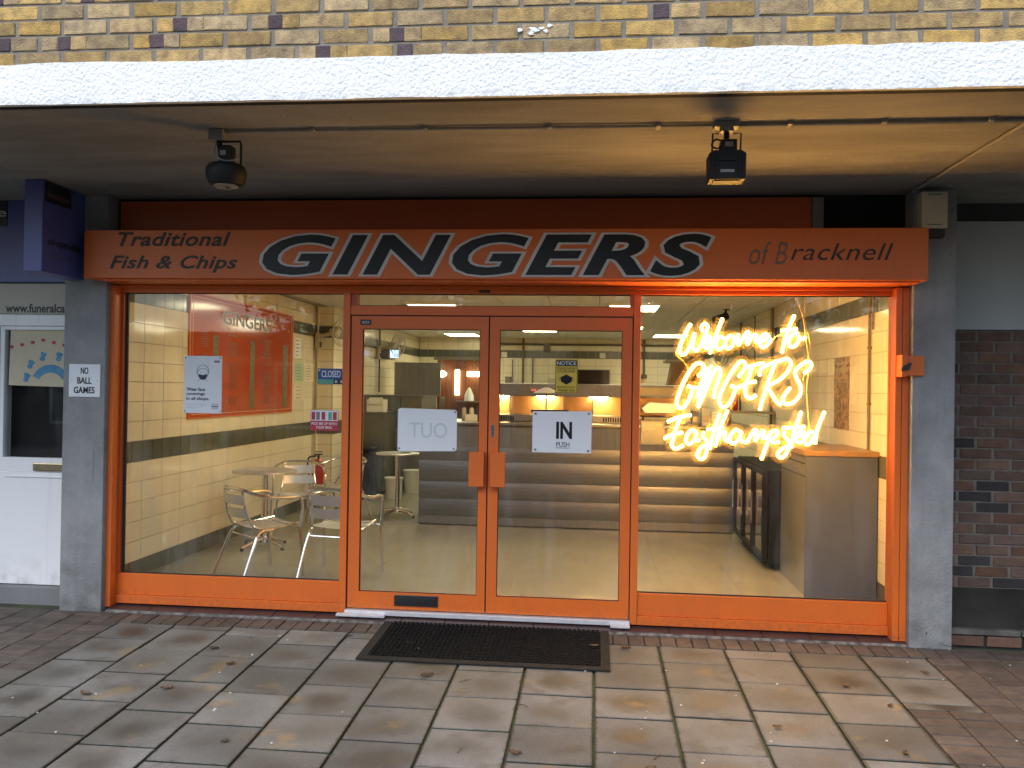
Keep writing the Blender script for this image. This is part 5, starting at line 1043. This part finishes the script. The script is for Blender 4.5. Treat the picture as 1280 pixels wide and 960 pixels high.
t = thing('security_camera', 'small black security camera hanging under the ceiling above the neon', 'security camera', (1.62, 5, 2.5)); part('body', MB().tube([(1.50, 4.95, 2.50), (1.66, 5.05, 2.56)], .05, 12), BLACK, t, True); part('stalk', MB().tube([(1.63, 5.04, 2.56), (1.66, 5.05, 2.648)], .014, 8), BLACK, t); part('mount', MB().cyl((1.66, 5.05), .045, 2.640, 2.649, 12), BLACK, t)

# ================================================================== DOOR MAT + LEAVES
m_ = thing('door_mat', 'black ribbed rubber doormat in front of the double doors', 'doormat', (-.66, -.42, gz(-.42)))
def mz(y, h): return gz(y)+.004+h
def matbox(x0, x1, y0, y1, h0, h1): return MB().add([(x0, y0, mz(y0, h0)), (x1, y0, mz(y0, h0)), (x1, y1, mz(y1, h0)), (x0, y1, mz(y1, h0)), (x0, y0, mz(y0, h1)), (x1, y0, mz(y0, h1)), (x1, y1, mz(y1, h1)), (x0, y1, mz(y1, h1))], [(0, 3, 2, 1), (4, 5, 6, 7), (0, 1, 5, 4), (1, 2, 6, 5), (2, 3, 7, 6), (3, 0, 4, 7)])
part('base_sheet', matbox(-1.38, .06, -.79, -.09, 0, .006), RUBBER, m_)
ed = MB()
for a in ((-1.44, .118, -.848, -.792), (-1.44, -1.382, -.791, -.089), (.062, .118, -.791, -.089)):
    q = matbox(*a, 0, .009); ed.add(q.v, q.f)
part('border', ed, pm('worn_rubber_edge', (.028, .027, .026), (.014, .014, .014), 12, rough=.8, spec=.15), m_)
rb_ = MB(); n = 0
for i in range(46):
    x0 = -1.372+i*.0312
    for j in range(14):
        y0 = -.785+j*.0495+(i % 2)*.01
        q = matbox(x0, x0+.021, y0, y0+.036, .0061, .0125); rb_.add(q.v, q.f)
o = part('rubber_studs', rb_, RUBBER, m_); o['kind'] = 'stuff'
def leaf_mesh(k):
    random.seed(50+k); m = MB(); L = random.uniform(.03, .045); W = L*.6; vs = []; n = 7
    for i in range(n+1):
        t = i/n; w_ = W*sin(pi*min(1, t*1.02+.02))**.8*(1+.25*random.uniform(-1, 1)*(1 if 0 < i < n else 0)); cz = .010*abs(t-.5)+random.uniform(0, .004)
        vs += [((t-.5)*L*2, -w_, cz+.010), ((t-.5)*L*2, 0, cz+.001), ((t-.5)*L*2, w_, cz+.008)]
    fs = []
    for i in range(n): a = 3*i; fs += [(a, a+3, a+4, a+1), (a+1, a+4, a+5, a+2)]
    return m.add(vs, fs).mesh('fallen_leaf', LEAFD)
LM = [leaf_mesh(k) for k in range(4)]; random.seed(11)
LP = [(-1.18, -.52, 'on the slab left of the mat nearest the shopfront'), (-1.10, -.63, 'just below the nearest left leaf by the mat'), (-2.38, -.78, 'on a slab joint well left of the mat'), (-2.16, -1.02, 'on the damp slab left of centre'), (-2.35, -1.42, 'on the left slab beside the joint'), (-1.60, -.43, 'close to the paver course left of the mat'), (-.95, -1.05, 'below the left corner of the mat'), (-1.75, -2.0, 'near the bottom left slabs'),
      (.22, -.42, 'on the slab right of the mat corner'), (1.46, -.90, 'on a joint in the right hand slabs'), (1.62, -1.15, 'on the dark slab near the right pavers'), (.95, -1.50, 'in the stained slab right of centre'), (1.50, -1.72, 'at the lower right slab'), (.28, -2.02, 'at the bottom edge right of centre'), (-2.75, -1.55, 'on the pale slab at lower left'), (.02, -.46, 'on the rubber mat near its right edge'), (-.35, -1.95, 'on the lower middle slab'), (2.0, -.62, 'on the right hand block pavers')]
for i, (x, y, w_) in enumerate(LP):
    o = link('fallen_leaf', LM[i % 4], None, (x, y, gz(y)+(.018 if i == 15 else .004))); o.rotation_euler = (SROT, 0, random.uniform(0, 6)); s = random.uniform(.55, 1.0); o.scale = (s, s, s)
    o['label'] = 'small dry brown leaf '+w_; o['category'] = 'leaf'; o['group'] = 'fallen leaves on the paving'
TW = pm('twig', (.07, .045, .025), rough=.8)
for i, (x, y, a, w_) in enumerate(((-.75, -1.12, .4, 'below the mat, left of centre'), (-.33, -1.42, 2.5, 'on the slab under the middle of the mat'), (-.62, -1.98, 1.1, 'at the bottom edge left of centre'), (.30, -1.93, .9, 'at the bottom edge right of centre'), (-2.2, -.60, 2.0, 'on the upper left slabs'))):
    p = [(x, y, gz(y)+.006), (x+.03*cos(a), y+.03*sin(a), gz(y+.03*sin(a))+.010), (x+.075*cos(a+.2), y+.075*sin(a+.2), gz(y+.07*sin(a))+.007)]
    solo('twig', MB().tube(p, [.002, .0018, .001], 5).tube([p[1], (p[1][0]+.03*cos(a+1), p[1][1]+.03*sin(a+1), p[1][2]+.002)], .0012, 4), TW, 'thin brown twig '+w_, 'twig', 'twigs on the paving')
GUM = pm('pale_gum', (.55, .54, .5), rough=.8)
m = MB()
for k in range(46):
    x, y = random.uniform(-3.2, 2.6), random.uniform(-2.1, -.4)
    r = random.uniform(.003, .008); m.tube([(x, y, gz(y)+.001), (x, y, gz(y)+.0045)], [r, r*.8], 7)
o = solo('gum_spots', m, GUM, 'tiny pale specks of litter scattered over the paving', 'litter'); o['kind'] = 'stuff'

# ================================================================== ACROSS THE SQUARE (seen only as reflections in the glass)
ob = thing('opposite_building', 'low brown brick terrace across the square behind the camera', 'building', (0, -30, -1.2))
GZ = gz(-30)-.05
part('wall', B(-32, 34, -36, -30, GZ-.2, 3.7), FARRED, ob); part('roof', B(-32.4, 34.4, -36.4, -29.6, 3.7, 3.9), DCONC, ob)
for k in range(12):
    w_ = part('window', B(-30+k*5.3, -27.4+k*5.3, -30.0, -29.94, GZ+.9, 2.6), UPVC, ob); part('pane', B(-29.85+k*5.3, -27.55+k*5.3, -29.94, -29.93, GZ+1.05, 2.45), BLACK, w_)
def tree(x, y, h, lab, sd):
    rnd = random.Random(sd); z0 = gz(y)-.05; t = thing('street_tree', lab, 'tree', (x, y, z0), 'trees across the square')
    part('trunk', MB().tube([(x, y, z0), (x+.1, y, z0+h*.35), (x-.05, y+.1, z0+h*.75)], [.22, .16, .06], 10), BARK, t, True)
    br = MB(); tips = []
    for k in range(11):
        a = rnd.uniform(0, 2*pi); b = z0+h*rnd.uniform(.32, .7); L = rnd.uniform(.25, .42)*h*.8; e = (x+cos(a)*L, y+sin(a)*L, b+rnd.uniform(.1, .35)*h); tips.append(e)
        br.tube([(x, y, b), ((x+e[0])/2, (y+e[1])/2, b+(e[2]-b)*.6), e], [.06, .04, .015], 6)
    part('branches', br, BARK, t); cr = MB()
    for k in range(3600):
        e = rnd.choice(tips); s = rnd.gauss(0, .75); p = Vector((e[0]+rnd.gauss(0, .7), e[1]+rnd.gauss(0, .7), e[2]+rnd.gauss(0, .55)))
        u = Vector((rnd.gauss(0, 1), rnd.gauss(0, 1), rnd.gauss(0, 1))).normalized(); v = u.orthogonal().normalized(); r = rnd.uniform(.10, .20)
        cr.add([p-u*r, p+v*r*.6, p+u*r, p-v*r*.6], [(0, 1, 2, 3)])
    part('crown', cr, FOLIAGE, t)
for a in ((-7.5, -19, 7.0, 'leafy tree across the square furthest left', 1), (-1.5, -21, 6.4, 'leafy tree across the square straight behind the camera', 2), (3.2, -18.5, 6.8, 'leafy tree across the square just right of centre', 3), (9.5, -20, 7.4, 'leafy tree across the square furthest right', 4)): tree(*a)
